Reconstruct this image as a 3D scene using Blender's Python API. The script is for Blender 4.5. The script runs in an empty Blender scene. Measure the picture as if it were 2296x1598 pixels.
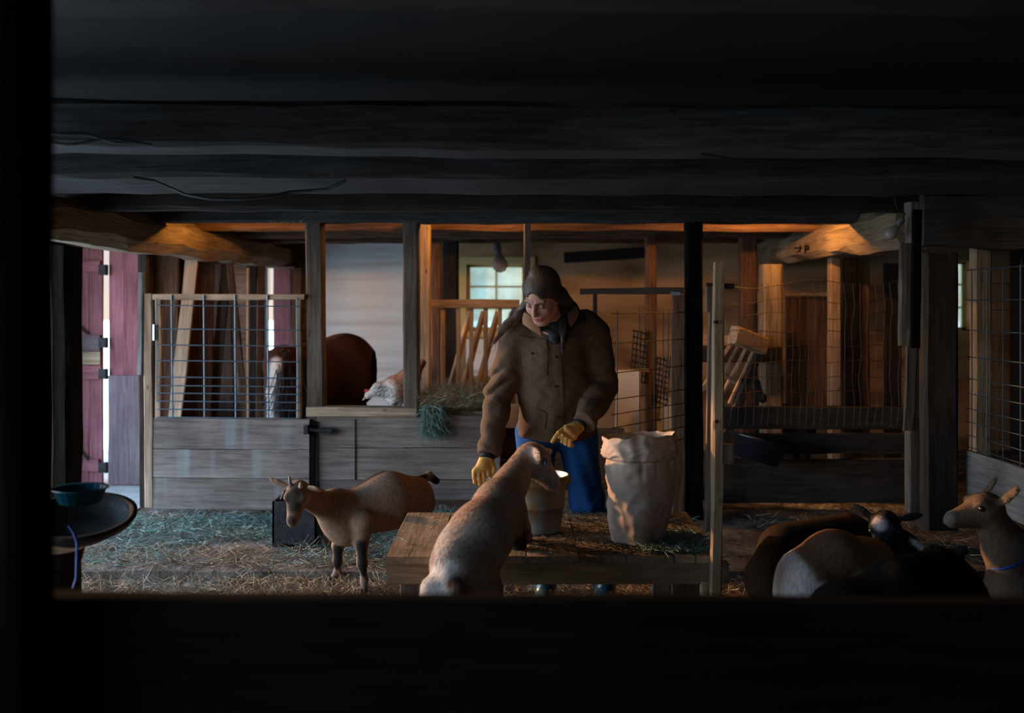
import bpy, bmesh, math, random
import numpy as np
from mathutils import Vector, Matrix, Euler, noise as mnoise

random.seed(7); np.random.seed(7)
SC = bpy.context.scene
COL = SC.collection

# ------------------------------------------------------------------ camera, sky, sun, exposure
CAMZ = 1.47
FPX = 2296 * 35.0 / 36.0
cam_d = bpy.data.cameras.new('camera'); cam = bpy.data.objects.new('camera', cam_d); COL.objects.link(cam)
cam_d.lens = 35; cam_d.sensor_width = 36; cam_d.sensor_fit = 'HORIZONTAL'
cam_d.shift_y = -119.0 / 2296.0
cam_d.clip_start = 0.05; cam_d.clip_end = 200
cam.location = (0, 0, CAMZ); cam.rotation_euler = (math.pi / 2, 0, 0)
cam_d.dof.use_dof = True; cam_d.dof.focus_distance = 4.9; cam_d.dof.aperture_fstop = 1.7
SC.camera = cam

SC.view_settings.view_transform = 'Standard'; SC.view_settings.look = 'None'
SC.view_settings.gamma = 1.0; SC.view_settings.use_curve_mapping = False
SC.view_settings.exposure = 1.15
SC.cycles.use_denoising = True
SC.cycles.max_bounces = 7; SC.cycles.diffuse_bounces = 5; SC.cycles.glossy_bounces = 2
SC.cycles.transmission_bounces = 4; SC.cycles.transparent_max_bounces = 6
SC.cycles.sample_clamp_indirect = 3.0
SC.cycles.caustics_reflective = False; SC.cycles.caustics_refractive = False

w = bpy.data.worlds.new('evening_sky'); SC.world = w; w.use_nodes = True
nt = w.node_tree; nt.nodes.clear()
wo = nt.nodes.new('ShaderNodeOutputWorld'); bg = nt.nodes.new('ShaderNodeBackground')
tc = nt.nodes.new('ShaderNodeTexCoord'); sx = nt.nodes.new('ShaderNodeSeparateXYZ'); cr = nt.nodes.new('ShaderNodeValToRGB')
nt.links.new(tc.outputs['Generated'], sx.inputs[0]); nt.links.new(sx.outputs['Z'], cr.inputs[0])
cr.color_ramp.elements[0].position = 0.0; cr.color_ramp.elements[0].color = (1.0, 0.86, 0.74, 1)
cr.color_ramp.elements[1].position = 0.22; cr.color_ramp.elements[1].color = (0.37, 0.62, 0.92, 1)
nt.links.new(cr.outputs[0], bg.inputs[0])
# open bright sky all round, darker behind the far (+Y) side of the barn
dr = nt.nodes.new('ShaderNodeMapRange'); dr.interpolation_type = 'SMOOTHSTEP'; nt.links.new(sx.outputs['Y'], dr.inputs[0])
dr.inputs[1].default_value = 0.65; dr.inputs[2].default_value = 0.15; dr.inputs[3].default_value = 0.42; dr.inputs[4].default_value = 5.0
nt.links.new(dr.outputs[0], bg.inputs[1])
nt.links.new(bg.outputs[0], wo.inputs[0])

sun_d = bpy.data.lights.new('sun', 'SUN'); sun = bpy.data.objects.new('sun', sun_d); COL.objects.link(sun)
sun_d.energy = 2.8; sun_d.angle = math.radians(1.0); sun_d.color = (1.0, 0.50, 0.20)
sun.rotation_euler = Vector((1.0, -0.45, -0.20)).to_track_quat('-Z', 'Y').to_euler()
sun.location = (-12, 10, 4)

def portal(name, loc, rot, sx_, sy_):
    d = bpy.data.lights.new(name, 'AREA'); o = bpy.data.objects.new(name, d); COL.objects.link(o)
    d.shape = 'RECTANGLE'; d.size = sx_; d.size_y = sy_; d.cycles.is_portal = True
    o.location = loc; o.rotation_euler = rot
H = math.pi / 2
SW_Y0, SW_Y1, SW_Z0, SW_Z1 = 8.6, 9.9, 0.60, 1.85   # hidden opening added in the side wall to light the whitewashed wall
FW = (-3.2, -0.9, 1.0, 2.0)                           # opening added in the wall behind the camera for frontal fill light
DOOR_Y0, DOOR_Y1, DOOR_Z = 1.7, 7.6, 1.98         # the wide open doorway of the left wall
portal('doorway_daylight', (-3.78, (DOOR_Y0 + DOOR_Y1) / 2, DOOR_Z / 2), (0, -H, 0), DOOR_Z, DOOR_Y1 - DOOR_Y0)
portal('added_stall_opening_daylight', (-3.06, (SW_Y0 + SW_Y1) / 2, (SW_Z0 + SW_Z1) / 2), (0, -H, 0), SW_Z1 - SW_Z0, SW_Y1 - SW_Y0)
portal('added_rear_opening_daylight', ((FW[0] + FW[1]) / 2, -1.47, (FW[2] + FW[3]) / 2), (H, 0, 0), FW[1] - FW[0], FW[3] - FW[2])

# ------------------------------------------------------------------ helpers
def P(px, py, Y):
    return Vector(((px - 1148.0) * Y / FPX, Y, CAMZ - (py - 680.0) * Y / FPX))
def X(px, Y): return (px - 1148.0) * Y / FPX
def Z(py, Y): return CAMZ - (py - 680.0) * Y / FPX

WM = {}
def put(o, M, parent=None):
    COL.objects.link(o); WM[o.name] = M
    if parent is not None:
        o.parent = parent
        o.matrix_parent_inverse = Matrix.Identity(4)
        L = WM[parent.name].inverted() @ M
    else: L = M
    o.matrix_local = L if parent is not None else M
    return o
def tag(o, label=None, cat=None, group=None, kind=None):
    if label: o['label'] = label
    if cat: o['category'] = cat
    if group: o['group'] = group
    if kind: o['kind'] = kind
    return o
def thing(name, loc, label, cat, group=None):
    o = bpy.data.objects.new(name, None); o.empty_display_size = 0.1
    put(o, Matrix.Translation(Vector(loc))); return tag(o, label, cat, group)
def T(v): return Matrix.Translation(Vector(v))

def mesh_obj(name, verts, faces, mat, parent=None, M=None, smooth=False, col=None, origin=None):
    """verts in world space unless M is given (then local to M)."""
    v = np.asarray(verts, dtype=np.float64)
    if M is None:
        if origin is None: origin = v.mean(axis=0) if parent is None else np.array(WM[parent.name].translation)
        v = v - np.asarray(origin); M = T(origin)
    me = bpy.data.meshes.new(name)
    if isinstance(faces, np.ndarray) and faces.ndim == 2:
        n = len(faces); k = faces.shape[1]
        me.vertices.add(len(v)); me.vertices.foreach_set('co', v.astype(np.float32).ravel())
        me.loops.add(n * k); me.loops.foreach_set('vertex_index', faces.astype(np.int32).ravel())
        me.polygons.add(n); me.polygons.foreach_set('loop_start', np.arange(0, n * k, k, dtype=np.int32))
        me.polygons.foreach_set('loop_total', np.full(n, k, dtype=np.int32))
        me.update(calc_edges=True)
    else:
        me.from_pydata([tuple(p) for p in v], [], [tuple(f) for f in faces]); me.update()
    if smooth: me.polygons.foreach_set('use_smooth', [True] * len(me.polygons))
    if col is not None:
        a = me.color_attributes.new('Col', 'FLOAT_COLOR', 'POINT')
        c = np.ones((len(v), 4), dtype=np.float32); c[:, :3] = col
        a.data.foreach_set('color', c.ravel())
    if mat: me.materials.append(mat)
    return put(bpy.data.objects.new(name, me), M, parent)

class MB:
    def __init__(s): s.v = []; s.f = []
    def add(s, v, f):
        n = len(s.v); s.v += [tuple(p) for p in v]; s.f += [tuple(i + n for i in q) for q in f]
    def box(s, x0, x1, y0, y1, z0, z1, M=None):
        c = [(x0,y0,z0),(x1,y0,z0),(x1,y1,z0),(x0,y1,z0),(x0,y0,z1),(x1,y0,z1),(x1,y1,z1),(x0,y1,z1)]
        if M: c = [M @ Vector(p) for p in c]
        s.add(c, [(0,3,2,1),(4,5,6,7),(0,1,5,4),(1,2,6,5),(2,3,7,6),(3,0,4,7)])
    def tube(s, pts, r, n=6, caps=True, r2=None):
        pts = [Vector(p) for p in pts]; base = len(s.v); m = len(pts)
        prev = None
        for i, p in enumerate(pts):
            t = (pts[min(i + 1, m - 1)] - pts[max(i - 1, 0)]).normalized()
            if prev is None:
                a = Vector((0, 0, 1)) if abs(t.z) < 0.9 else Vector((1, 0, 0)); u = t.cross(a).normalized()
            else: u = (prev - t * prev.dot(t)).normalized()
            prev = u; wv = t.cross(u)
            rr = r if r2 is None else r + (r2 - r) * i / (m - 1)
            for k in range(n):
                an = 2 * math.pi * k / n; s.v.append(tuple(p + (u * math.cos(an) + wv * math.sin(an)) * rr))
        for i in range(m - 1):
            for k in range(n):
                a = base + i * n + k; b = base + i * n + (k + 1) % n
                s.f.append((a, b, b + n, a + n))
        if caps:
            s.f.append(tuple(base + k for k in range(n))[::-1]); s.f.append(tuple(base + (m - 1) * n + k for k in range(n)))
    def lathe(s, prof, n=32, c=(0, 0, 0), close=False):
        base = len(s.v); m = len(prof)
        for (r, z) in prof:
            for k in range(n):
                an = 2 * math.pi * k / n; s.v.append((c[0] + r * math.cos(an), c[1] + r * math.sin(an), c[2] + z))
        for i in range(m - 1):
            for k in range(n):
                a = base + i * n + k; b = base + i * n + (k + 1) % n
                s.f.append((a, b, b + n, a + n))
    def build(s, name, mat, parent=None, M=None, smooth=False, origin=None):
        return mesh_obj(name, s.v, s.f, mat, parent, M, smooth, origin=origin)

# timber: rough sawn stick from a to b; object's own X axis runs along the grain
def timber(name, a, b, w_, h_, mat, parent=None, up=(0, 0, 1), jit=0.004, ch=0.12, segs=None):
    a = Vector(a); b = Vector(b); L = (b - a).length; t = (b - a).normalized(); up = Vector(up)
    if abs(t.dot(up)) > 0.95: up = Vector((0, 1, 0))
    yv = up.cross(t).normalized(); zv = t.cross(yv)
    R = Matrix((t, yv, zv)).transposed().to_4x4(); M = T(a) @ R
    n = segs or max(2, min(40, int(L / 0.14)))
    c = ch * min(w_, h_); hw, hh = w_ / 2, h_ / 2
    sec = [(-hw + c, -hh), (hw - c, -hh), (hw, -hh + c), (hw, hh - c), (hw - c, hh), (-hw + c, hh), (-hw, hh - c), (-hw, -hh + c)]
    v = []; f = []; sd = random.random() * 100
    for i in range(n + 1):
        x = L * i / n
        for k, (y, z) in enumerate(sec):
            g = k // 2
            j1 = mnoise.noise(Vector((x * 2.1 + sd, g * 7.3, 0.3))) * jit * 1.6; j2 = mnoise.noise(Vector((x * 2.7 + sd, g * 3.1, 9.3))) * jit * 1.6
            v.append((x, y + j1 + random.uniform(-.2, .2) * jit, z + j2 + random.uniform(-.2, .2) * jit))
    for i in range(n):
        for k in range(8):
            p = i * 8 + k; q = i * 8 + (k + 1) % 8; f.append((p, q, q + 8, p + 8))
    f.append(tuple(range(8))[::-1]); f.append(tuple(n * 8 + k for k in range(8)))
    return mesh_obj(name, v, f, mat, parent, M)

# post given by photo columns/rows at depth Y (front face); depth d
def vpost(name, px0, px1, py0, py1, Y, d, mat, parent=None, px0b=None, px1b=None, foot=None, **k):
    if foot is not None: py1 = 680 + (CAMZ - foot) * FPX / Y
    w_ = (px1 - px0) * Y / FPX; cx0 = X((px0 + px1) / 2, Y)
    cx1 = X((px0b + px1b) / 2, Y) if px0b is not None else cx0
    return timber(name, (cx1, Y + d / 2, Z(py1, Y)), (cx0, Y + d / 2, Z(py0, Y)), w_, d, mat, parent, up=(0, 1, 0), **k)
def hbar(name, px0, px1, py0, py1, Y, d, mat, parent=None, py0b=None, py1b=None, **k):
    h_ = (py1 - py0) * Y / FPX; z0 = Z((py0 + py1) / 2, Y); z1 = z0 if py0b is None else Z((py0b + py1b) / 2, Y)
    return timber(name, (X(px0, Y), Y + d / 2, z0), (X(px1, Y), Y + d / 2, z1), d, h_, mat, parent, **k)

# ------------------------------------------------------------------ materials
def new_mat(name):
    m = bpy.data.materials.new(name); m.use_nodes = True; n = m.node_tree.nodes; l = m.node_tree.links
    return m, n, l, n['Principled BSDF']
def setp(b, rough=0.8, metal=0.0, spec=0.3):
    b.inputs['Roughness'].default_value = rough; b.inputs['Metallic'].default_value = metal
    b.inputs['Specular IOR Level'].default_value = spec
def ramp(n, cols, pos):
    r = n.new('ShaderNodeValToRGB'); e = r.color_ramp.elements
    while len(e) < len(cols): e.new(0.5)
    for i, (c, p) in enumerate(zip(cols, pos)): e[i].position = p; e[i].color = (*c, 1)
    return r
def wood(name, dark, mid, light, rough=0.85, scale=1.0, knots=True, bump=0.35, grain=(1, 14, 14), stain=None):
    m, n, l, b = new_mat(name); setp(b, rough, 0, 0.25)
    tc = n.new('ShaderNodeTexCoord'); oi = n.new('ShaderNodeObjectInfo')
    add = n.new('ShaderNodeVectorMath'); add.operation = 'ADD'
    mul = n.new('ShaderNodeVectorMath'); mul.operation = 'SCALE'; mul.inputs[3].default_value = 37.0
    cmb = n.new('ShaderNodeCombineXYZ')
    for i in range(3): l.new(oi.outputs['Random'], cmb.inputs[i])
    l.new(cmb.outputs[0], mul.inputs[0]); l.new(tc.outputs['Object'], add.inputs[0]); l.new(mul.outputs[0], add.inputs[1])
    mp = n.new('ShaderNodeMapping'); mp.inputs['Scale'].default_value = tuple(g * scale for g in grain); l.new(add.outputs[0], mp.inputs[0])
    n1 = n.new('ShaderNodeTexNoise'); n1.inputs['Scale'].default_value = 3.4; n1.inputs['Detail'].default_value = 9; n1.inputs['Roughness'].default_value = 0.62; n1.inputs['Distortion'].default_value = 0.5; l.new(mp.outputs[0], n1.inputs['Vector'])
    n2 = n.new('ShaderNodeTexNoise'); n2.inputs['Scale'].default_value = 2.2; n2.inputs['Detail'].default_value = 5; l.new(add.outputs[0], n2.inputs['Vector'])
    r1 = ramp(n, [dark, mid, light], [0.30, 0.52, 0.75]); l.new(n1.outputs['Fac'], r1.inputs[0])
    mx = n.new('ShaderNodeMixRGB'); mx.blend_type = 'MULTIPLY'; mx.inputs[0].default_value = 0.8
    r2 = ramp(n, [(0.45, 0.42, 0.40), (1.0, 1.0, 1.0)], [0.30, 0.62]); l.new(n2.outputs['Fac'], r2.inputs[0])
    l.new(r1.outputs[0], mx.inputs[1]); l.new(r2.outputs[0], mx.inputs[2]); out = mx.outputs[0]
    if knots:
        vo = n.new('ShaderNodeTexVoronoi'); vo.inputs['Scale'].default_value = 3.3
        mk = n.new('ShaderNodeMapping'); mk.inputs['Scale'].default_value = (1, 2.2, 2.2); l.new(add.outputs[0], mk.inputs[0]); l.new(mk.outputs[0], vo.inputs['Vector'])
        rk = ramp(n, [(0.22, 0.17, 0.14), (1, 1, 1)], [0.035, 0.085]); l.new(vo.outputs['Distance'], rk.inputs[0])
        m2 = n.new('ShaderNodeMixRGB'); m2.blend_type = 'MULTIPLY'; m2.inputs[0].default_value = 0.8
        l.new(out, m2.inputs[1]); l.new(rk.outputs[0], m2.inputs[2]); out = m2.outputs[0]
    if stain:
        ns = n.new('ShaderNodeTexNoise'); ns.inputs['Scale'].default_value = 1.0
        ms = n.new('ShaderNodeMapping'); ms.inputs['Scale'].default_value = stain[1]; l.new(add.outputs[0], ms.inputs[0]); l.new(ms.outputs[0], ns.inputs['Vector'])
        rs = ramp(n, [(0, 0, 0), (.8, .8, .8)], [0.56, 0.84]); l.new(ns.outputs['Fac'], rs.inputs[0])
        m3 = n.new('ShaderNodeMixRGB'); l.new(rs.outputs[0], m3.inputs[0]); l.new(out, m3.inputs[1]); m3.inputs[2].default_value = (*stain[0], 1); out = m3.outputs[0]
    # per-object value shift
    hs = n.new('ShaderNodeHueSaturation'); mr = n.new('ShaderNodeMapRange'); l.new(oi.outputs['Random'], mr.inputs[0]); mr.inputs[3].default_value = 0.8; mr.inputs[4].default_value = 1.18
    l.new(mr.outputs[0], hs.inputs['Value']); l.new(out, hs.inputs['Color']); l.new(hs.outputs[0], b.inputs['Base Color'])
    bp = n.new('ShaderNodeBump'); bp.inputs['Strength'].default_value = bump; bp.inputs['Distance'].default_value = 0.01; l.new(n1.outputs['Fac'], bp.inputs['Height']); l.new(bp.outputs[0], b.inputs['Normal'])
    return m
def mottled(name, c1, c2, c3=None, scale=4.0, rough=0.9, metal=0.0, spec=0.3, bump=0.3, stretch=(1, 1, 1), pos=(0.35, 0.65), bscale=None, det=6, bd=0.01):
    m, n, l, b = new_mat(name); setp(b, rough, metal, spec)
    tc = n.new('ShaderNodeTexCoord'); mp = n.new('ShaderNodeMapping'); mp.inputs['Scale'].default_value = stretch; l.new(tc.outputs['Object'], mp.inputs[0])
    n1 = n.new('ShaderNodeTexNoise'); n1.inputs['Scale'].default_value = scale; n1.inputs['Detail'].default_value = det; l.new(mp.outputs[0], n1.inputs['Vector'])
    if c3: r = ramp(n, [c1, c2, c3], [pos[0], (pos[0] + pos[1]) / 2, pos[1]])
    else: r = ramp(n, [c1, c2], list(pos))
    l.new(n1.outputs['Fac'], r.inputs[0]); l.new(r.outputs[0], b.inputs['Base Color'])
    if bump:
        n2 = n.new('ShaderNodeTexNoise'); n2.inputs['Scale'].default_value = bscale or scale * 5; n2.inputs['Detail'].default_value = 4; l.new(mp.outputs[0], n2.inputs['Vector'])
        bp = n.new('ShaderNodeBump'); bp.inputs['Strength'].default_value = bump; bp.inputs['Distance'].default_value = bd; l.new(n2.outputs['Fac'], bp.inputs['Height']); l.new(bp.outputs[0], b.inputs['Normal'])
    return m
def attr_mat(name, rough=0.9, nscale=60, stretch=(1, 1, 1), amt=0.35, bump=0.25, spec=0.2, sheen=0.0, bd=0.004, bscale=None):
    m, n, l, b = new_mat(name); setp(b, rough, 0, spec)
    at = n.new('ShaderNodeAttribute'); at.attribute_name = 'Col'
    tc = n.new('ShaderNodeTexCoord'); mp = n.new('ShaderNodeMapping'); mp.inputs['Scale'].default_value = stretch; l.new(tc.outputs['Object'], mp.inputs[0])
    n1 = n.new('ShaderNodeTexNoise'); n1.inputs['Scale'].default_value = nscale; n1.inputs['Detail'].default_value = 4; l.new(mp.outputs[0], n1.inputs['Vector'])
    r = ramp(n, [(1 - amt,) * 3, (1 + amt,) * 3], [0.3, 0.7]); l.new(n1.outputs['Fac'], r.inputs[0])
    mx = n.new('ShaderNodeMixRGB'); mx.blend_type = 'MULTIPLY'; mx.inputs[0].default_value = 1; l.new(at.outputs['Color'], mx.inputs[1]); l.new(r.outputs[0], mx.inputs[2]); l.new(mx.outputs[0], b.inputs['Base Color'])
    if bump:
        src = n1
        if bscale:
            src = n.new('ShaderNodeTexNoise'); src.inputs['Scale'].default_value = bscale; src.inputs['Detail'].default_value = 5; l.new(tc.outputs['Object'], src.inputs['Vector'])
        bp = n.new('ShaderNodeBump'); bp.inputs['Strength'].default_value = bump; bp.inputs['Distance'].default_value = bd; l.new(src.outputs['Fac'], bp.inputs['Height']); l.new(bp.outputs[0], b.inputs['Normal'])
    if sheen: b.inputs['Sheen Weight'].default_value = sheen
    return m
def plain(name, c, rough=0.6, metal=0.0, spec=0.4, emit=None, es=0):
    m, n, l, b = new_mat(name); setp(b, rough, metal, spec); b.inputs['Base Color'].default_value = (*c, 1)
    if emit: b.inputs['Emission Color'].default_value = (*emit, 1); b.inputs['Emission Strength'].default_value = es
    return m

G3 = (14, 14, 1)   # grain along Z, for world-aligned vertical boards
W_OLD = wood('weathered_grey_oak', (0.055, 0.042, 0.033), (0.135, 0.108, 0.087), (0.21, 0.175, 0.145))
W_JOIST = wood('dusty_joist_timber', (0.022, 0.0215, 0.021), (0.055, 0.054, 0.053), (0.105, 0.103, 0.10), bump=0.5)
W_DARK = wood('dark_old_timber', (0.012, 0.009, 0.007), (0.032, 0.024, 0.019), (0.06, 0.047, 0.037))
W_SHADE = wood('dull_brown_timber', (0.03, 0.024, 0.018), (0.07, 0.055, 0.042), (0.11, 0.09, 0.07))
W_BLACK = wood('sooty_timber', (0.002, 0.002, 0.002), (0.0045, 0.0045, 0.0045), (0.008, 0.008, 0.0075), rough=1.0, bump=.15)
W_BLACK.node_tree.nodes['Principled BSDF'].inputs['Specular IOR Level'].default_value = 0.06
W_BROWN = wood('reddish_brown_boards', (0.06, 0.03, 0.018), (0.15, 0.08, 0.048), (0.25, 0.15, 0.10))
W_RUSSET = wood('rusty_dark_boards', (0.03, 0.014, 0.008), (0.08, 0.038, 0.02), (0.14, 0.07, 0.04))
W_PINE = wood('pale_pine', (0.20, 0.13, 0.085), (0.36, 0.25, 0.17), (0.50, 0.37, 0.27))
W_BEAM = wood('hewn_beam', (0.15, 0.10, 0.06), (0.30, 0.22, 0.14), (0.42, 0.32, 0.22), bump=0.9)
W_PLAT = wood('worn_stand_wood', (0.17, 0.125, 0.085), (0.33, 0.25, 0.17), (0.46, 0.36, 0.25))
W_TAN = wood('tan_stand_rail', (0.20, 0.145, 0.085), (0.36, 0.265, 0.165), (0.46, 0.36, 0.24))
W_GATE = wood('grey_gate_planks', (0.14, 0.112, 0.098), (0.26, 0.212, 0.185), (0.36, 0.30, 0.265), stain=((0.32, 0.36, 0.37), (9, 9, 0.7)))
W_WALL = wood('grey_partition_planks', (0.105, 0.085, 0.075), (0.19, 0.155, 0.135), (0.28, 0.235, 0.205))
W_GREY = wood('silvery_board', (0.12, 0.12, 0.12), (0.20, 0.20, 0.195), (0.28, 0.28, 0.27))
W_RED = wood('red_painted_boards', (0.20, 0.07, 0.085), (0.32, 0.125, 0.15), (0.38, 0.17, 0.19), knots=False, stain=((0.36, 0.22, 0.23), (2, 2, 5)))
W_REDG = wood('faded_purple_grey_board', (0.10, 0.075, 0.085), (0.16, 0.12, 0.135), (0.22, 0.175, 0.185), knots=False)
M_WHITE = mottled('whitewashed_stone', (0.72, 0.69, 0.65), (0.86, 0.86, 0.85), (0.92, 0.92, 0.92), scale=1.3, stretch=(0.3, 0.3, 6.5), bump=0.5, bscale=5)
M_BACK = mottled('old_lime_plaster', (0.20, 0.11, 0.055), (0.42, 0.26, 0.14), (0.52, 0.35, 0.21), scale=1.8, stretch=(0.7, 0.7, 2.0), bump=0.5, bscale=7)
M_DIRT = mottled('trodden_dirt', (0.045, 0.034, 0.026), (0.12, 0.095, 0.075), (0.20, 0.165, 0.135), scale=5, bump=0.9, bscale=22, bd=0.02)
M_CONC = mottled('pale_concrete', (0.34, 0.33, 0.31), (0.48, 0.46, 0.44), scale=6, bump=0.3)
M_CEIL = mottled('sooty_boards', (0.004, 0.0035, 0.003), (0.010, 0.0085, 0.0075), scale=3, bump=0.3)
M_GROUND = mottled('pale_yard', (0.62, 0.56, 0.48), (0.78, 0.73, 0.66), scale=0.6, bump=0)
M_BLACKW = plain('dark_painted_wall', (0.16, 0.16, 0.155), 0.9)
M_WIRE = plain('blue_grey_wire', (0.10, 0.15, 0.19), 0.45, 0.6)
M_RUST = plain('rusty_wire', (0.075, 0.055, 0.05), 0.6, 0.5)
M_IRON = mottled('black_iron', (0.012, 0.012, 0.014), (0.03, 0.03, 0.033), scale=20, rough=0.55, metal=0.4)
M_CABLE = plain('black_cable', (0.012, 0.012, 0.012), 0.6)
M_BLUECORD = plain('blue_cord', (0.0, 0.07, 0.30), 0.6)
M_ZINC = plain('bright_zinc', (0.45, 0.5, 0.55), 0.35, 0.7)
# ------------------------------------------------------------------ the setting
def struct(o): return tag(o, kind='structure')
ZH = 2.03           # underside of the ceiling timbers
mb = MB(); mb.box(-60, 60, -25, 90, -0.5, -0.12); o = struct(mb.build('floor_yard', M_GROUND)); o.name = 'floor_yard'
# dirt floors: upper aisle (z 0) and the lower strip nearer the camera (z -0.05), bumpy grids
def ground(name, x0, x1, y0, y1, z, mat, amp, nx, ny, under):
    xs = np.linspace(x0, x1, nx); ys = np.linspace(y0, y1, ny); v = []
    for y in ys:
        for x in xs:
            v.append((x, y, z + amp * mnoise.noise(Vector((x * 2.2, y * 2.2, 1))) + amp * 0.5 * mnoise.noise(Vector((x * 9, y * 9, 4)))))
    f = [(j * nx + i, j * nx + i + 1, (j + 1) * nx + i + 1, (j + 1) * nx + i) for j in range(ny - 1) for i in range(nx - 1)]
    n0 = len(v); b = [i for i in range(nx)]
    for i in b: v.append((v[i][0], y0, under))       # front riser
    for i in range(nx - 1): f.append((n0 + i, n0 + i + 1, i + 1, i))
    return mesh_obj(name, v, f, mat, smooth=False)
STEP_Y = 5.47
o = struct(ground('floor', -3.6, 5.0, STEP_Y, 10.0, -0.004, M_DIRT, 0.012, 180, 110, -0.11))
o = struct(ground('floor_lower', -3.6, 5.0, -1.2, STEP_Y + 0.05, -0.055, M_DIRT, 0.02, 150, 130, -0.11))
mb = MB(); mb.box(-4.6, -2.66, 6.95, 9.9, -0.11, 0.012); struct(mb.build('floor_sill', M_CONC))
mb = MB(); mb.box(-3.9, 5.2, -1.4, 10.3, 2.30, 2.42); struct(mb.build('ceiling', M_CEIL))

# left wall with the doorway
mb = MB()
mb.box(-3.75, -3.6, -1.3, DOOR_Y0, -0.12, 2.32); mb.box(-3.75, -3.6, DOOR_Y1, 8.0, -0.12, 2.32); mb.box(-3.75, -3.6, DOOR_Y0, DOOR_Y1, DOOR_Z, 2.32)
struct(mb.build('wall_left', W_DARK))
mb = MB(); mb.box(-3.9, FW[0], -1.45, -1.25, -0.12, 2.32); mb.box(FW[1], 5.2, -1.45, -1.25, -0.12, 2.32); mb.box(FW[0], FW[1], -1.45, -1.25, -0.12, FW[2]); mb.box(FW[0], FW[1], -1.45, -1.25, FW[3], 2.32); struct(mb.build('wall_front', M_BLACKW))
mb = MB(); mb.box(5.0, 5.15, -1.3, 10.2, -0.12, 2.32); struct(mb.build('wall_right', W_DARK))
# outer back-left: door wall at Y 8 with the slit, then side return and the wall at Y 10
YD = 8.0
mb = MB()
mb.box(-3.75, X(150, YD) - 0.02, YD, YD + 0.1, -0.12, 2.32); mb.box(X(150, YD) - .03, -2.93, YD, YD + 0.1, Z(556, YD), 2.32); mb.box(X(312, YD), -2.93, YD, YD + 0.1, -0.1, 2.32)
mb.box(-3.03, -2.93, YD + 0.1, SW_Y0, -0.12, 2.32); mb.box(-3.03, -2.93, SW_Y1, 10.1, -0.12, 2.32); mb.box(-3.03, -2.93, SW_Y0, SW_Y1, -0.12, SW_Z0); mb.box(-3.03, -2.93, SW_Y0, SW_Y1, SW_Z1, 2.32)
struct(mb.build('wall_side', W_BROWN))
# back wall: brown part with slit opening, whitewashed part, plaster part with window
YB = 10.0
sx0, sx1 = X(590, YB), X(613, YB); dz0 = Z(950, YB); dz1 = Z(597, YB)
mb = MB()
mb.box(-3.03, sx0, YB, YB + .2, -0.12, 2.32); mb.box(sx1, X(700, YB), YB, YB + .2, -0.12, 2.32); mb.box(sx0, sx1, YB, YB + .2, dz1, 2.32); mb.box(sx0, sx1, YB, YB + .2, -0.12, 0.25)
struct(mb.build('wall_back_left', W_BROWN))
mb = MB(); mb.box(X(700, YB), X(930, YB), YB - .04, YB + .2, -0.12, 2.32); struct(mb.build('wall_back_middle', M_WHITE))
wx0, wx1, wz0, wz1 = X(1045, YB), X(1179, YB), Z(742, YB), Z(592, YB)
rx0, rx1, rz0, rz1 = X(2128, YB), X(2179, YB), Z(742, YB), Z(585, YB)
mb = MB()
mb.box(X(930, YB), wx0, YB, YB + .25, -0.12, 2.32); mb.box(wx1, rx0, YB, YB + .25, -0.12, 2.32); mb.box(rx1, 5.15, YB, YB + .25, -0.12, 2.32)
mb.box(wx0, wx1, YB, YB + .25, wz1, 2.32); mb.box(wx0, wx1, YB, YB + .25, -0.12, wz0); mb.box(rx0, rx1, YB, YB + .25, rz1, 2.32); mb.box(rx0, rx1, YB, YB + .25, -0.12, rz0)
struct(mb.build('wall_back', M_BACK))
# low whitewashed wall and ledge below the window
M_GLASS, n_, l_, b_ = new_mat('dusty_glass')
n_.remove(b_); tr = n_.new('ShaderNodeBsdfTranslucent'); tr.inputs[0].default_value = (0.55, 0.62, 0.56, 1); tp = n_.new('ShaderNodeBsdfTransparent'); tp.inputs[0].default_value = (0.58, 0.64, 0.60, 1)
mxs = n_.new('ShaderNodeMixShader'); nz = n_.new('ShaderNodeTexNoise'); nz.inputs['Scale'].default_value = 5; tcc = n_.new('ShaderNodeTexCoord'); l_.new(tcc.outputs['Object'], nz.inputs['Vector'])
rr = ramp(n_, [(0.3,) * 3, (0.75,) * 3], [0.4, 0.65]); l_.new(nz.outputs['Fac'], rr.inputs[0]); l_.new(rr.outputs[0], mxs.inputs[0]); l_.new(tp.outputs[0], mxs.inputs[1]); l_.new(tr.outputs[0], mxs.inputs[2]); l_.new(mxs.outputs[0], n_['Material Output'].inputs[0])
M_SASH = plain('glow_yellow_sash_paint', (0.62, 0.50, 0.22), 0.7)  # ochre paint made brighter yellow to imitate the glow on the window reveal
def window(name, x0, x1, z0, z1, nc, nr, y):
    win = bpy.data.objects.new(name, None); put(win, T(((x0 + x1) / 2, y, z0))); tag(win, kind='structure')
    m = MB(); t = 0.022
    m.box(x0, x1, y - t, y + t, z0, z0 + t * 1.6); m.box(x0, x1, y - t, y + t, z1 - t * 1.2, z1); m.box(x0, x0 + t * 1.6, y - t, y + t, z0, z1); m.box(x1 - t * 1.6, x1, y - t, y + t, z0, z1)
    m.build('window_frame', M_SASH, win)
    g = MB(); b = 0.007
    for i in range(1, nc): xx = x0 + (x1 - x0) * i / nc; g.box(xx - b, xx + b, y - .01, y + .01, z0, z1)
    for j in range(1, nr): zz = z0 + (z1 - z0) * j / nr; g.box(x0, x1, y - .0105, y + .0105, zz - b, zz + b)
    g.build('glazing_bars', M_SASH, win)
    p = MB(); p.box(x0, x1, y - .002, y + .002, z0, z1); p.build('pane', M_GLASS, win)
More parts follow.
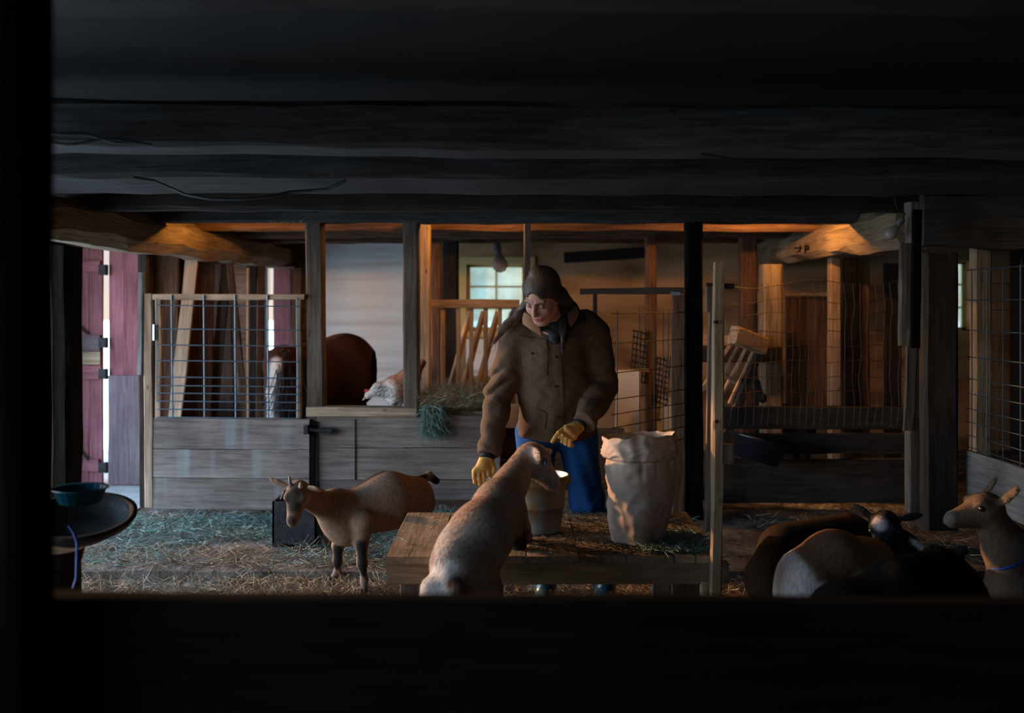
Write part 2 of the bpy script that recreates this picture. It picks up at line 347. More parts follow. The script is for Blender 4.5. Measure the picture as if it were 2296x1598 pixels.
mb = MB(); 
for (a_, b_, c_, d_) in ((wx0 - .09, wx0, wz0, wz1), (wx1, wx1 + .09, wz0, wz1), (wx0 - .09, wx1 + .09, wz1, wz1 + .07), (wx0 - .09, wx1 + .09, wz0 - .06, wz0)): mb.box(a_, b_, YB - .03, YB + .01, c_, d_)
struct(mb.build('trim_1', M_SASH))
window('window_1', wx0, wx1, wz0, wz1, 2, 3, YB + .16)
window('window_2', rx0, rx1, rz0, rz1, 1, 3, YB + .16)
portal('window_daylight', ((wx0 + wx1) / 2, YB + .22, (wz0 + wz1) / 2), (-H, 0, 0), wx1 - wx0, wz1 - wz0)

# ------------------------------------------------------------------ ceiling timbers
def joist(y0, y1, h, x0, x1, lab, mat=W_JOIST, skew=0.0, z=ZH):
    cy = (y0 + y1) / 2; n = timber('ceiling_joist', (x0, cy - skew, z + h / 2), (x1, cy + skew, z + h / 2), y1 - y0, h, mat, jit=0.010)
    return tag(n, lab, 'joist', 'joists spanning the low ceiling')
joist(6.86, 7.02, 0.13, -2.75, 2.42, 'straight timber header joist resting on top of the stall posts')
joist(5.95, 6.10, 0.15, -3.55, 3.0, 'thin dark joist in shade, next nearer than the header joist above stall posts', W_DARK, 0.05)
joist(4.46, 5.12, 0.13, -3.55, 4.0, 'wide rough joist with the black cable looped along its underside', W_JOIST, 0.10)
joist(3.62, 3.86, 0.17, -3.55, 4.9, 'dusty blue-grey joist in the middle of the ceiling with a brighter worn lower edge', W_JOIST, 0.16)
joist(1.72, 1.95, 0.22, -3.55, 4.9, 'nearest dark joist crossing the very top edge of the picture', W_DARK, 0.0, 2.03)
for k, yy in enumerate((7.7, 8.45, 9.2)):
    joist(yy, yy + .12, 0.10, -2.9, 4.9, ['slim joist inside the stalls, first one behind the header', 'slim joist halfway back over the stalls, between two like it', 'slim joist furthest back, close to the whitewashed wall'][k], W_BROWN, 0.03)
# long hewn beams running towards the camera
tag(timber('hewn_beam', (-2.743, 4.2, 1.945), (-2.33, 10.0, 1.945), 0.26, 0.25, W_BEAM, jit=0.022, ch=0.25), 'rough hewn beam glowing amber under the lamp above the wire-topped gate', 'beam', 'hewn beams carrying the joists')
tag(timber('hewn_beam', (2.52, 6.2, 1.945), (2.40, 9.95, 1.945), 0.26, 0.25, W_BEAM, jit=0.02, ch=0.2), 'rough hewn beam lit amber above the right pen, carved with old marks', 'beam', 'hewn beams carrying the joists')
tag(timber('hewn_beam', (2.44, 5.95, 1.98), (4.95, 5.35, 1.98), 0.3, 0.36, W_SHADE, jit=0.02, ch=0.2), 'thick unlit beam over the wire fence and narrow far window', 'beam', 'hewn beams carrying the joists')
# carved marks on the right beam
mk = thing('carved_mark', P(1800, 560, 7.0), 'old carved letters scored into the amber beam above the right pen', 'carving')
m = MB(); 
def bx(px, py): # point on the beam's left face
    t = (px - 1700) / (1960 - 1700.0); Yb = 8.7 - t * 2.45; xx = (px - 1148) * Yb / FPX
    # intersect the camera ray with the face plane x = a + b*Y
    b_ = (2.40 - 2.52) / (9.95 - 6.2); a_ = 2.52 - 0.134 - b_ * 6.2; Yq = a_ / ((px - 1148) / FPX - b_)
    return Vector((a_ + b_ * Yq - 0.010, Yq, CAMZ - (py - 680) * Yq / FPX))
for seg in [[(1784, 556), (1800, 556)], [(1797, 549), (1797, 566)], [(1808, 550), (1808, 568)], [(1808, 551), (1815, 552), (1815, 558), (1808, 560)], [(1797, 560), (1790, 566)]]:
    m.tube([bx(*q) for q in seg], 0.006, 5)
m.build('incised_strokes', W_BLACK, mk)

# stall posts
def post(*a, lab, **k):
    o = vpost('stall_post', *a, **k); return tag(o, lab, 'post', 'posts of the stalls')
post(683, 722, 498, 1105, 6.87, 0.13, W_OLD, px0b=690, px1b=728, lab='grey weathered post between the wire-topped gate and the pony')
post(903, 938, 498, 1100, 6.87, 0.13, W_OLD, lab='dark grey post beside the hen with nail marks')
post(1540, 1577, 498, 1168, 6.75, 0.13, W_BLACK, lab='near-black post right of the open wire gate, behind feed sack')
tag(vpost('slim_post', 1174, 1189, 498, 1000, 7.05, 0.08, W_OLD, foot=0.0), "thin upright stud rising right behind the person's head", 'post')
tag(vpost('corner_post', 940, 963, 500, 1000, 7.5, 0.14, W_PINE, foot=0.0), 'warm-lit squared pine post at the left end of the slatted rail', 'post')
tag(vpost('old_post', 966, 988, 545, 960, 8.3, 0.12, W_BROWN, foot=0.0), 'reddish post standing just behind the squared pine post', 'post')
tag(vpost('old_post', 990, 1027, 540, 960, 8.9, 0.14, W_DARK, foot=0.0), 'dark upright with a pale edge left of the small-paned window', 'post')
tag(vpost('old_post', 1449, 1473, 530, 1010, 8.3, 0.12, W_BROWN, foot=0.0), 'russet post seen through the open wire gate', 'post')
tag(vpost('old_post', 1662, 1699, 532, 760, 8.6, 0.12, W_BROWN, foot=0.0), 'brown post in shade behind the tilted slatted rack', 'post')
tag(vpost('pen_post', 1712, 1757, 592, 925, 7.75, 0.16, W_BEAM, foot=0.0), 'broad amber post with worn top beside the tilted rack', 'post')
tag(vpost('pen_post', 1863, 1887, 570, 920, 7.7, 0.10, W_PINE, foot=0.0), 'slim bright amber stud in the middle of the right pen', 'post')
tag(vpost('pen_board', 1888, 1950, 578, 925, 7.9, 0.04, W_BROWN, foot=0.0), 'wide reddish upright board beside slim amber stud', 'board')
tag(vpost('pen_board', 1985, 2022, 590, 925, 7.9, 0.05, W_DARK, foot=0.0), 'dark upright board beside the hanging pale stave', 'board')
tag(vpost('support_post', 2074, 2152, 566, 1190, 5.95, 0.24, W_SHADE, ch=0.1), 'heavy brown post under the beam junction, half lit along a slant', 'post')
tag(vpost('support_post', 2040, 2062, 452, 1150, 5.6, 0.08, W_OLD), 'narrow grey post in front of the heavy brown post', 'post')
t = thing('hanging_stave', P(2040, 960, 5.5), 'long pale stave with split end hanging on the narrow grey post', 'stave')
timber('stave', P(2035, 965, 5.57), P(2044, 740, 5.57), 0.05, 0.035, W_OLD, t, jit=.008)
timber('upper_board', P(2031, 775, 5.59), P(2034, 545, 5.59), 0.075, 0.03, W_OLD, t, jit=.008)
timber('dark_strap', P(2052, 780, 5.54), P(2056, 470, 5.54), 0.05, 0.03, W_BLACK, t)
# back plank panels in the right pen
def panel(name, px0, px1, py0, py1, Y, d, mat, lab, cat, n=3, vertical=False, grp=None, parent_label=None):
    t = thing(name, P((px0 + px1) / 2, py1, Y), lab, cat, grp)
    for i in range(n):
        if vertical:
            a = px0 + (px1 - px0) * i / n; b = px0 + (px1 - px0) * (i + 1) / n - .6; vpost('plank', a, b, py0 + random.uniform(-3, 3), py1, Y, d, mat, t, ch=.06)
        else:
            a = py0 + (py1 - py0) * i / n; b = py0 + (py1 - py0) * (i + 1) / n - .8; hbar('plank', px0, px1, a, b, Y, d, mat, t, ch=.06, jit=.003)
    return t
panel('board_partition', 1762, 1862, 655, 930, 9.2, 0.03, W_BROWN, 'reddish board partition deep in the right pen', 'partition', 4, True)
tag(hbar('pen_rail', 1700, 1862, 655, 664, 9.1, 0.05, W_PINE), 'thin lit rail across the top of the red board partition', 'rail')
tag(hbar('wall_plank', 1265, 1450, 566, 590, 9.85, 0.05, W_DARK, py0b=552, py1b=578), 'dark slanting plank high on the plaster wall', 'plank')
# half wall of the right pen
t = thing('pen_half_wall', P(1830, 1129, 7.1), 'low dark wall of wide horizontal planks closing the right pen', 'partition')
for (a, b) in ((913, 962), (972, 1018), (1030, 1128)): hbar('plank', 1622, 2062, a, b, 7.1, 0.05, W_SHADE, t, jit=.006, ch=.1)
# partition planks under the posts
YW = 6.84
t = thing('stall_wall', P(890, 1120, YW), 'grey partition of wide planks between the gate and the person', 'partition')
for (a, b) in ((932, 1003), (1005, 1075), (1077, 1120)): hbar('plank', 710, 1120, a, b, YW, 0.035, W_WALL, t, ch=.05, jit=.003)
timber('end_joint', P(797, 1075, YW - .004), P(797, 940, YW - .004), 0.006, 0.008, W_DARK, t)
tag(hbar('sill_board', 686, 934, 913, 935, YW - .03, 0.16, W_PLAT, py0b=914, py1b=936), 'light raw sill board under the hen and pony opening', 'sill')
tag(hbar('header_trim', 1060, 1555, 1100, 1165, 6.9, 0.05, W_BROWN), 'low board along the floor behind bucket and person', 'board')
t = thing('stall_wall', P(1250, 1100, 7.2), 'shaded low brown planks directly behind the person', 'partition')
for (a, b) in ((960, 1030), (1032, 1100)): hbar('plank', 1122, 1400, a, b, 7.2, 0.035, W_BROWN, t, ch=.05)

# ------------------------------------------------------------------ slatted feeder rail
YR = 7.7
t = thing('slatted_feeder', P(1060, 900, YR), 'warm pine feeder with upright slats and a V of slanted slats under window', 'feeder')
hbar('top_rail', 948, 1165, 671, 691, YR - .02, 0.05, W_PINE, t)
for a in (988, 1022, 1052, 1084, 1116, 1146): vpost('slat', a, a + 9, 690, 905, YR, 0.06, W_PINE, t)
for a in (1000, 1030, 1062, 1096, 1128):
    timber('slanted_slat', P(a, 900, YR + .12), P(a + 55, 700, YR + .42), 0.03, 0.05, W_PINE, t)
t2 = tag(timber('wood_chunk', P(962, 888, 7.6), P(984, 882, 7.6), 0.08, 0.05, W_PINE), 'short pale wood offcut lying on the hay beside pine post', 'offcut')
# ledge below the window
mb = MB(); mb.box(X(1040, 9.6), X(1150, 9.6), 9.55, 9.95, Z(842, 9.6), Z(832, 9.6)); tag(mb.build('wall_shelf', M_WHITE), 'whitewashed ledge below the small-paned window', 'shelf')
mb = MB(); mb.box(X(1045, 9.8), X(1150, 9.8), 9.8, 9.95, Z(830, 9.8), Z(760, 9.8)); tag(mb.build('white_slab', M_WHITE), 'white board leaning on the wall below the small-paned window', 'board')

# ------------------------------------------------------------------ gate with wire top (left)
YG = 6.84
g = thing('stall_gate', P(520, 1140, YG), 'stall gate with grey plank bottom and blue wire grid top', 'gate')
for (a, b) in ((937, 1005), (1006.5, 1070), (1071.5, 1140)): hbar('plank', 342, 694, a, b, YG, 0.03, W_GATE, g, ch=.04, jit=.002, py0b=a + 3, py1b=b + 3)
hbar('top_bar', 335, 682, 659, 672, YG, 0.05, W_PINE, g)
vpost('side_stile', 347, 360, 672, 937, YG, 0.05, W_PINE, g); vpost('side_stile', 664, 674, 672, 938, YG, 0.05, W_PINE, g)
m = MB()
for px in (383, 455, 525, 598): m.tube([P(px + 2, 661, YG - .008), P(px + 4, 938, YG - .008)], 0.0062, 6)
m.tube([P(665, 668, YG - .01), P(668, 938, YG - .01)], 0.004, 6); m.tube([P(350, 668, YG - .01), P(351, 900, YG - .01)], 0.003, 6)
for py in (684, 737, 773, 808, 845, 864, 881, 899, 917, 935):
    m.tube([P(352, py, YG - .014), P(510, py + 1.5, YG - .012), P(672, py + 3, YG - .014)], 0.0045, 6)
m.build('wire_grid', M_WIRE, g)
m = MB(); m.box(-.006, .006, -.01, .01, -.055, .055, M=T(P(345, 745, YG - .01))); m.build('hinge', M_ZINC, g)
g = thing('gate_jamb', P(325, 1135, YG + .05), 'pale upright jamb board on which the wire-topped gate hangs', 'jamb')
timber('jamb_board', P(336, 1136, YG + .02), P(334, 658, YG + .02), 0.06, 0.05, W_PINE, g)
timber('back_stud', P(327, 1136, YG + .12), P(322, 562, YG + .12), 0.07, 0.06, W_DARK, g)
timber('grey_strip', P(314, 840, YG - .0), P(317, 610, YG - .0), 0.032, 0.03, W_GREY, g)
m = tag(timber('dark_gap_strip', P(701, 1140, YG - .02), P(700, 944, YG - .02), 0.045, 0.03, W_BLACK), 'black strip standing in for the dark gap beneath the latch beside gate', 'slat')  # black strip put in as the shaded gap between gate and partition
lt = thing('latch', P(715, 966, YG - .06), 'black iron slide latch bolted between the gate and grey partition', 'latch')
m = MB(); m.tube([P(684, 963, YG - .06), P(745, 966, YG - .06)], .012, 8); m.build('bolt', M_IRON, lt)
m = MB(); m.box(-.03, .05, -.006, .006, -.025, .03, M=T(P(725, 967, YG - .04))); m.build('plate', M_IRON, lt)
m = MB(); m.box(-.014, .014, -.03, .03, -.03, .03, M=T(P(687, 963, YG - .05))); m.build('catch', M_IRON, lt)

# ------------------------------------------------------------------ red doors
def nails(parent, pts, r=0.006):
    m = MB()
    for p in pts: m.box(-r, r, -r, 0, -r, r, M=T(p))
    m.build('nail_heads', M_IRON, parent)
d1 = bpy.data.objects.new('door_1', None); put(d1, T(P(188, 1090, YD))); tag(d1, kind='structure')
for a, b in ((120, 165), (166, 199), (200, 229)): vpost('door_board', a, b, 553, 1092, YD, 0.03, W_RED, d1, ch=.03, jit=.002)
hbar('batten', 130, 224, 584, 610, YD - .035, .03, W_RED, d1); hbar('batten', 130, 223, 751, 787, YD - .035, .03, W_REDG, d1); hbar('batten', 130, 220, 1030, 1056, YD - .035, .03, W_RED, d1)
hbar('new_batten', 130, 224, 789, 818, YD - .035, .03, W_PLAT, d1); hbar('batten', 130, 226, 820, 850, YD - .035, .03, W_RED, d1)
timber('brace', P(150, 706, YD - .03), P(196, 748, YD - .03), .01, .015, W_DARK, d1); timber('brace', P(147, 972, YD - .03), P(200, 1032, YD - .03), .01, .015, W_DARK, d1)
for py in (605, 768, 838, 1048):
    m = MB(); m.box(-.05, .02, -.012, .012, -.04, .04, M=T(P(236, py, YD - .03))); m.tube([P(238, py - 12, YD - .04), P(238, py + 12, YD - .04)], .012, 8); m.build('hinge', M_IRON, d1)
d2 = bpy.data.objects.new('door_2', None); put(d2, T(P(280, 1090, YD))); tag(d2, kind='structure')
for a, b in ((245, 277), (277.5, 313)): vpost('door_board', a, b, 553, 1125, YD, 0.03, W_RED, d2, ch=.03, jit=.002)
vpost('patch_board', 242, 318, 842, 1086, YD - .04, .03, W_REDG, d2)
YL = 9.9
dd = bpy.data.objects.new('door_3', None); put(dd, T(P(633, 900, YL))); tag(dd, kind='structure')
vpost('door_board', 613, 652, 602, 950, YL, .04, W_RED, dd); vpost('frame_board', 653, 676, 600, 950, YL - .02, .05, W_BROWN, dd)
timber('lintel', P(588, 598, YL - .02), P(660, 600, YL - .02), .04, .02, W_PINE, dd)
m = MB() # chicken wire strip hanging in the slit
for i in range(26):
    y = 599 + i * 3; m.tube([P(591, y, YL), P(596, y + 3, YL), P(601, y, YL), P(606, y + 3, YL)], .0022, 3, False)
m.build('chicken_wire', M_IRON, dd)
# boards leaning behind the gate
for k, (a, b, c, d, Y, wd, mt, lb) in enumerate([
    (400, 870, 432, 572, 7.8, .10, W_PINE, 'pale board leaning towards the amber beam behind gate'),
    (365, 935, 372, 570, 8.15, .22, W_RUSSET, 'broad reddish board furthest left behind the gate wires'),
    (430, 935, 436, 575, 8.5, .34, W_RUSSET, 'brown board standing between two leaning ones behind gate'),
    (475, 935, 510, 585, 8.6, .09, W_DARK, 'narrow dark board tilted behind middle gate wires'),
    (548, 900, 515, 590, 8.5, .05, W_RUSSET, 'thin batten slanting the opposite way behind gate'),
    (500, 935, 490, 590, 9.3, .22, W_RUSSET, 'wide rusty board deep behind the gate'),
    (562, 935, 565, 592, 9.2, .10, W_DARK, 'dark upright board left of the bright door slit'),
    (582, 935, 586, 595, 8.8, .06, W_RUSSET, 'slim upright catching light beside the bright slit'),
    (556, 935, 556, 600, 8.45, .02, W_PINE, 'very thin bright lath behind the gate wires')]):
    A_ = P(a, b, Y); C_ = P(c, d, Y); A_ = A_ + (A_ - C_) * (A_.z / (C_.z - A_.z))
    tag(timber('leaning_board', A_, C_, wd, .035, mt, up=(0, 1, 0)), lb, 'board', 'boards leaning behind the gate')

# ------------------------------------------------------------------ open wire gate in the middle
YM = 6.5
og = thing('wire_gate', P(1460, 1000, YM), 'half open dark wire mesh gate under a thick bar beside near-black post', 'gate')
timber('top_bar', P(1303, 654, 6.95), P(1535, 651, 6.65), .05, .042, W_DARK, og)
timber('hanging_stud', P(1335, 735, 7.0), P(1335, 658, 7.0), .03, .03, W_DARK, og)
timber('end_stile', P(1520, 1166, 6.75), P(1520, 660, 6.75), .085, .04, W_BROWN, og)
def q(px, py, t_): # gate plane swings from Y 5.9 (left) to 6.75 (right)
    Yq = 6.0 + (px - 1375) / (1536 - 1375.0) * .72; return P(px, py, Yq)
m = MB()
for px in (1384, 1434, 1467, 1487, 1498, 1508, 1533): m.tube([q(px, 696, 0), q(px, 1000 - (px - 1380) * .4 + 10, 0)], .0035, 5)
for zz in (1.39, 1.21, 1.03, .87, .78, .70, .62, .54):
    m.tube([(q(1372, 0, 0).x, q(1372, 0, 0).y, zz + .02), (q(1536, 0, 0).x, q(1536, 0, 0).y, zz + .02)], .0033, 5)
m.build('wire_mesh', M_IRON, og)
t = thing('latch', P(1515, 662, 6.6), 'small pale metal catch on the bar of the half open wire gate', 'latch')
m = MB(); m.box(-.03, .03, -.006, .006, -.008, .014, M=T(P(1515, 659, 6.58))); m.build('plate', M_ZINC, t)
# things leaning behind the open gate
tag(timber('white_board', P(1405, 1092, 8.2), P(1408, 830, 8.2), .20, .03, M_WHITE, up=(0, 1, 0)), 'white panel behind the wire gate beside the person', 'panel')
tag(timber('white_board', P(1482, 1070, 8.4), P(1490, 890, 8.4), .16, .03, M_WHITE, up=(0, 1, 0)), 'smaller bluish white panel behind the russet post', 'panel')
def rack_net(name, px0, px1, py0, py1, Y, lab):
    t = thing(name, P((px0 + px1) / 2, py1, Y), lab, 'mesh'); m = MB()
    for i in range(9): py = py0 + (py1 - py0) * i / 8; m.tube([P(px0, py, Y), P(px1, py + 10, Y)], .007, 5)
    for i in range(5): px = px0 + (px1 - px0) * i / 4; m.tube([P(px + 4, py0, Y), P(px - 6, py1 + 8, Y)], .006, 5)
    m.build('netting', M_IRON, t)
rack_net('plastic_mesh', 1418, 1452, 740, 850, 8.28, 'dark hanging mesh roll left of the russet post')
rack_net('plastic_mesh', 1470, 1500, 800, 900, 8.28, 'dark hanging mesh roll right of the russet post')
tag(hbar('pen_rail', 1378, 1455, 826, 834, 8.25, .05, W_PINE), 'short lit rail stub beside the sleeve of the person', 'rail')

# ------------------------------------------------------------------ tilted hay rack and rails in right bay
tag(hbar('pen_rail', 1545, 1716, 752, 776, 7.7, .05, W_PINE), 'orange-lit rail end left of the tilted slatted rack', 'rail')
tag(hbar('pen_rail', 1560, 1752, 777, 812, 7.62, .10, W_DARK), 'dark rail passing across the tilted slatted rack', 'rail')
hr = thing('hay_rack', P(1640, 915, 7.4), 'tilted wooden hay rack with pale slats and solid top block', 'rack')
timber('top_block', P(1644, 750, 7.35), P(1712, 775, 7.45), .12, .13, W_PINE, hr)
timber('side_rail', P(1573, 1118, 7.45), P(1712, 760, 7.5), .05, .06, W_DARK, hr)
for i in range(4):
    timber('slat', P(1572 + i * 21, 905 - (3 - i) * 10, 7.5), P(1640 + i * 19, 768, 7.5), .026, .02, W_PINE, hr)
timber('cross_bar', P(1623, 838, 7.42), P(1650, 858, 7.42), .03, .03, W_PINE, hr); timber('cross_bar', P(1578, 862, 7.42), P(1592, 872, 7.42), .03, .03, W_PINE, hr)

# woven wire fence of the right pen, hanging loosely
wf = thing('woven_wire_fence', P(1830, 960, 6.95), 'sagging woven wire fence strung across the right pen', 'fence')
m = MB()
for i in range(24):
    px = 1640 + i * 17; m.tube([P(px + random.uniform(-3, 3) + (3 if j % 2 else -3) * .6, 635 + (955 - 635) * j / 6 + (15 - abs(i - 12)) * .0, 7.08) for j in range(7)], .0018, 4, False)
for j in range(9):
    py = 640 + j * 34; m.tube([P(1630 + k * 20, py + (8 * math.sin(k * .5 + j) if j < 3 else 3 * math.sin(k * .8 + j)) - (k * .5 if j == 0 else 0), 7.075) for k in range(21)], .0024, 4, False)
m.build('wire_mesh', M_RUST, wf)

# right-hand fence running towards the camera
rf = thing('wire_fence', (2.73, 5.2, 0), 'wire grid fence with pale bottom board running along the right side', 'fence')
m = MB(); fx = 2.74
for zz in (1.67, 1.49, 1.31, 1.15, 1.02, .93, .84, .76, .68, .61): m.tube([(fx, 6.0, zz), (fx, 3.6, zz)], .0035, 5)
for i in range(13): yy = 5.95 - i * .19; m.tube([(fx + .008, yy, .58), (fx + .008, yy, 1.68)], .0035, 5)
m.build('wire_grid', M_WIRE, rf)
timber('bottom_board', (fx, 5.98, .44), (fx, 3.6, .44), .03, .30, W_GREY, rf)
tag(vpost('fence_post', 2187, 2226, 520, 1100, 6.6, .1, W_BEAM, foot=0.0), 'orange-topped post behind the wires of the right fence', 'post')
wf2 = thing('wire_fence', P(2280, 1000, 7.2), 'far wire panel catching orange light beyond the right fence', 'fence'); m = MB()
for j in range(8): m.tube([P(2222, 636 + j * 58, 7.2), P(2400, 638 + j * 59, 7.2)], .003, 5)
for px in (2236, 2290, 2350): m.tube([P(px, 580, 7.21), P(px, 1060, 7.21)], .003, 5)
m.build('wire_grid', M_RUST, wf2)
# black rubber tub hung on the stand side
def tilt(c, rx, ry=0, rz=0): return T(c) @ Euler((rx, ry, rz)).to_matrix().to_4x4()
tb = thing('rubber_tub', P(1700, 1000, 6.87), 'black rubber feed tub hanging tilted against the low dark wall', 'tub')
m = MB(); m.lathe([(0.0, -.15), (.155, -.15), (.165, -.145), (.205, -.01), (.215, 0.0), (.205, .008), (.195, -.002), (.155, -.132), (0.0, -.135)], 40)
M_TUB = plain('black_rubber', (0.005, 0.006, 0.012), 0.35, 0, .5)
m.build('tub_shell', M_TUB, tb, M=tilt(P(1702, 985, 6.87), math.radians(-4), math.radians(16)), smooth=True)
# unlit bulb on the right, and dusty lampholder near the window
M_BULB, n_, l_, b_ = new_mat('dusty_bulb_glass'); setp(b_, .35, 0, .5); b_.inputs['Base Color'].default_value = (.26, .25, .23, 1); b_.inputs['Alpha'].default_value = .75
def bulb(name, c, s, rot, lab, mat):
    t = thing(name, c, lab, 'light bulb'); M = T(c) @ Euler(rot).to_matrix().to_4x4()
    m = MB(); m.lathe([(0.001, -.10 * s), (.022 * s, -.095 * s), (.036 * s, -.075 * s), (.038 * s, -.055 * s), (.028 * s, -.03 * s), (.015 * s, -.008 * s), (.013 * s, .0)], 20); m.build('glass_bulb', mat, t, M=M, smooth=True)
    m = MB(); m.lathe([(.016 * s, -.004 * s), (.02 * s, .0), (.02 * s, .045 * s), (.012 * s, .055 * s), (.001, .056 * s)], 16); m.build('lamp_socket', M_IRON if mat is not M_BULB else W_GREY, t, M=M, smooth=True)
    return t
t = bulb('hanging_bulb', P(2012, 505, 5.6), .95, (0, math.radians(38), 0), 'unlit dusty bulb hanging at a slant beside the narrow grey post', M_BULB)
m = MB(); m.tube([P(2021, 492, 5.6), P(2030, 480, 5.6), P(2012, 468, 5.58), P(2006, 452, 5.6), P(2006, 347, 5.6)], .004, 5); m.build('flex', M_CABLE, t)
t = bulb('hanging_bulb', P(1116, 566, 9.3), 1.9, (0, math.radians(-10), 0), 'cobwebbed pale bulb hanging above the small-paned window', M_BULB)
m = MB(); m.tube([P(1114, 560, 9.3), P(1114, 540, 9.27)], .006, 5); m.build('flex', M_CABLE, t)
# glowing lamps tucked behind the header joist
M_GLOW = plain('glowing_bulb', (1, .7, .3), .5, emit=(1.0, .50, .10), es=6)
def lamp(c, watts, lab):
    t = bulb('lit_bulb', c, .8, (0, 0, 0), lab, M_GLOW)
    m = MB(); m.tube([Vector(c) + Vector((0, 0, .03)), (c[0], c[1], 2.31)], .004, 5); m.build('flex', M_CABLE, t)
    d = bpy.data.lights.new('bulb_light', 'POINT'); d.energy = watts; d.color = (1.0, .42, .085); d.shadow_soft_size = .03
    o = bpy.data.objects.new('bulb_light', d); put(o, T(Vector(c) - Vector((0, 0, .06))), t)
    t.children[0].visible_shadow = True
    return t
lamp((-1.95, 7.12, 2.17), 30, 'glowing bulb tucked behind the header joist over the gate')
lamp((1.85, 7.15, 2.18), 80, 'glowing bulb behind the header joist nearest the carved amber beam')
lamp((-.25, 7.15, 2.18), 42, 'glowing bulb behind the header joist over the slatted feeder')
# cable along the joist
m = MB(); pts = [(300, 398), (345, 405), (385, 422), (415, 436), (470, 446), (540, 447), (610, 440), (650, 430), (700, 427), (735, 424), (755, 414), (775, 404)]
m.tube([P(a, b, 4.36 + .02 * math.sin(i)) for i, (a, b) in enumerate(pts)], .007, 6); tag(m.build('power_cable', M_CABLE), 'black cable drooping below the wide rough joist', 'cable')
m = MB(); m.tube([P(100 + i * 20, 292 + i * 3 + 4 * math.sin(i), 3.5) for i in range(13)], .006, 6); m.tube([P(110 + i * 20, 318 + 6 * math.sin(i * .7), 3.5) for i in range(12)], .006, 6); tag(m.build('cable_bundle', M_CABLE), 'two black cables lying against the dusty blue-grey joist', 'cable')
m = MB(); m.tube([P(1570, 345, 3.55), P(1640, 356, 3.55), P(1830, 364, 3.55), P(2010, 365, 3.55), P(2296, 372, 3.55)], .004, 5); tag(m.build('thin_wire', M_CABLE), 'thin wire running along the dusty joist over the right pen', 'wire')

# ------------------------------------------------------------------ foreground: half wall, left posts, stump, bowls
fw = struct(ground('trim_1', -.01, .01, 0, .01, -5, M_DIRT, 0, 2, 2, -5)) if False else None
t = thing('near_half_wall', (0, 1.6, 0), 'dark out-of-focus plank wall nearest the camera filling the bottom', 'partition')
for (z0, z1) in ((.02, .33), (.345, .66), (.675, .995)):
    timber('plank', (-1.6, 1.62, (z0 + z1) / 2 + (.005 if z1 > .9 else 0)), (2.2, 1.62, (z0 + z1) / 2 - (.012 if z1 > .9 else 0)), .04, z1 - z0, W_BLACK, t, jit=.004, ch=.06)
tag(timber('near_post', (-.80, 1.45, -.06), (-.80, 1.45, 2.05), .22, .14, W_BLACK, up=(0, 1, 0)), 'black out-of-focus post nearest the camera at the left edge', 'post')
mb = MB(); mb.box(-3.6, -1.0, 1.40, 1.46, -.06, 2.31); struct(mb.build('wall_near_left', M_BLACKW))
tag(vpost('doorway_post', 116, 150, 550, 1560, 3.6, .12, W_DARK, foot=-.06, jit=.012, px0b=110, px1b=146), 'dark post in shade at the left beside the stump and bowls', 'post')
st = thing('stump_stand', P(150, 1500, 3.3), 'rough dark stump stand carrying basin and teal pan', 'stump')
m = MB(); m.lathe([(.0, 0), (.10, 0), (.09, .3), (.085, .6), (.10, .66), (0, .66)], 14, c=P(120, 1668, 3.35)); m.build('stump', W_DARK, st)
ba = thing('basin', P(190, 1195, 3.3), 'dark oval basin tilted on the stump left of the gate', 'basin')
M_BAS = mottled('grimy_basin', (.02, .018, .017), (.05, .045, .042), scale=8, rough=.5)
MM = T(P(178, 1160, 3.3)) @ Euler((math.radians(13), math.radians(3), 0)).to_matrix().to_4x4()
m = MB(); m.lathe([(0, -.065), (.10, -.06), (.165, -.02), (.18, .0), (.182, .012), (.165, .012), (.15, -.005), (.09, -.04), (0, -.045)], 36); m.build('basin_shell', M_BAS, ba, M=MM, smooth=True)
pa = thing('ribbed_pan', P(180, 1130, 3.25), 'teal ribbed plastic pan sitting on the dark basin', 'pan')
M_TEAL = plain('teal_plastic', (0.004, .05, .075), .25, 0, .6)
v = []; f = []; n = 72; prof = [(0, 0), (.055, 0), (.065, .004), (.078, .045), (.09, .05), (.088, .054), (.074, .049), (.06, .008), (0, .006)]
for (r, z) in prof:
    for k in range(n): rr_ = r * (1 + (.035 if (k % 4 < 2) and .004 < z < .05 else 0)); an = 2 * math.pi * k / n; v.append((rr_ * math.cos(an), rr_ * math.sin(an), z))
for i in range(len(prof) - 1):
    for k in range(n): a = i * n + k; b = i * n + (k + 1) % n; f.append((a, b, b + n, a + n))
mesh_obj('pan_shell', v, f, M_TEAL, pa, M=T(P(180, 1128, 3.28)), smooth=True)
m = MB(); m.tube([P(155, 1178, 3.1), P(166, 1195, 3.1), P(173, 1215, 3.1), P(173, 1240, 3.1), P(172, 1280, 3.1), P(171, 1298, 3.1), P(164, 1318, 3.1)], .0045, 6); tag(m.build('cord', M_BLUECORD), 'blue cord dangling below the dark basin', 'cord')

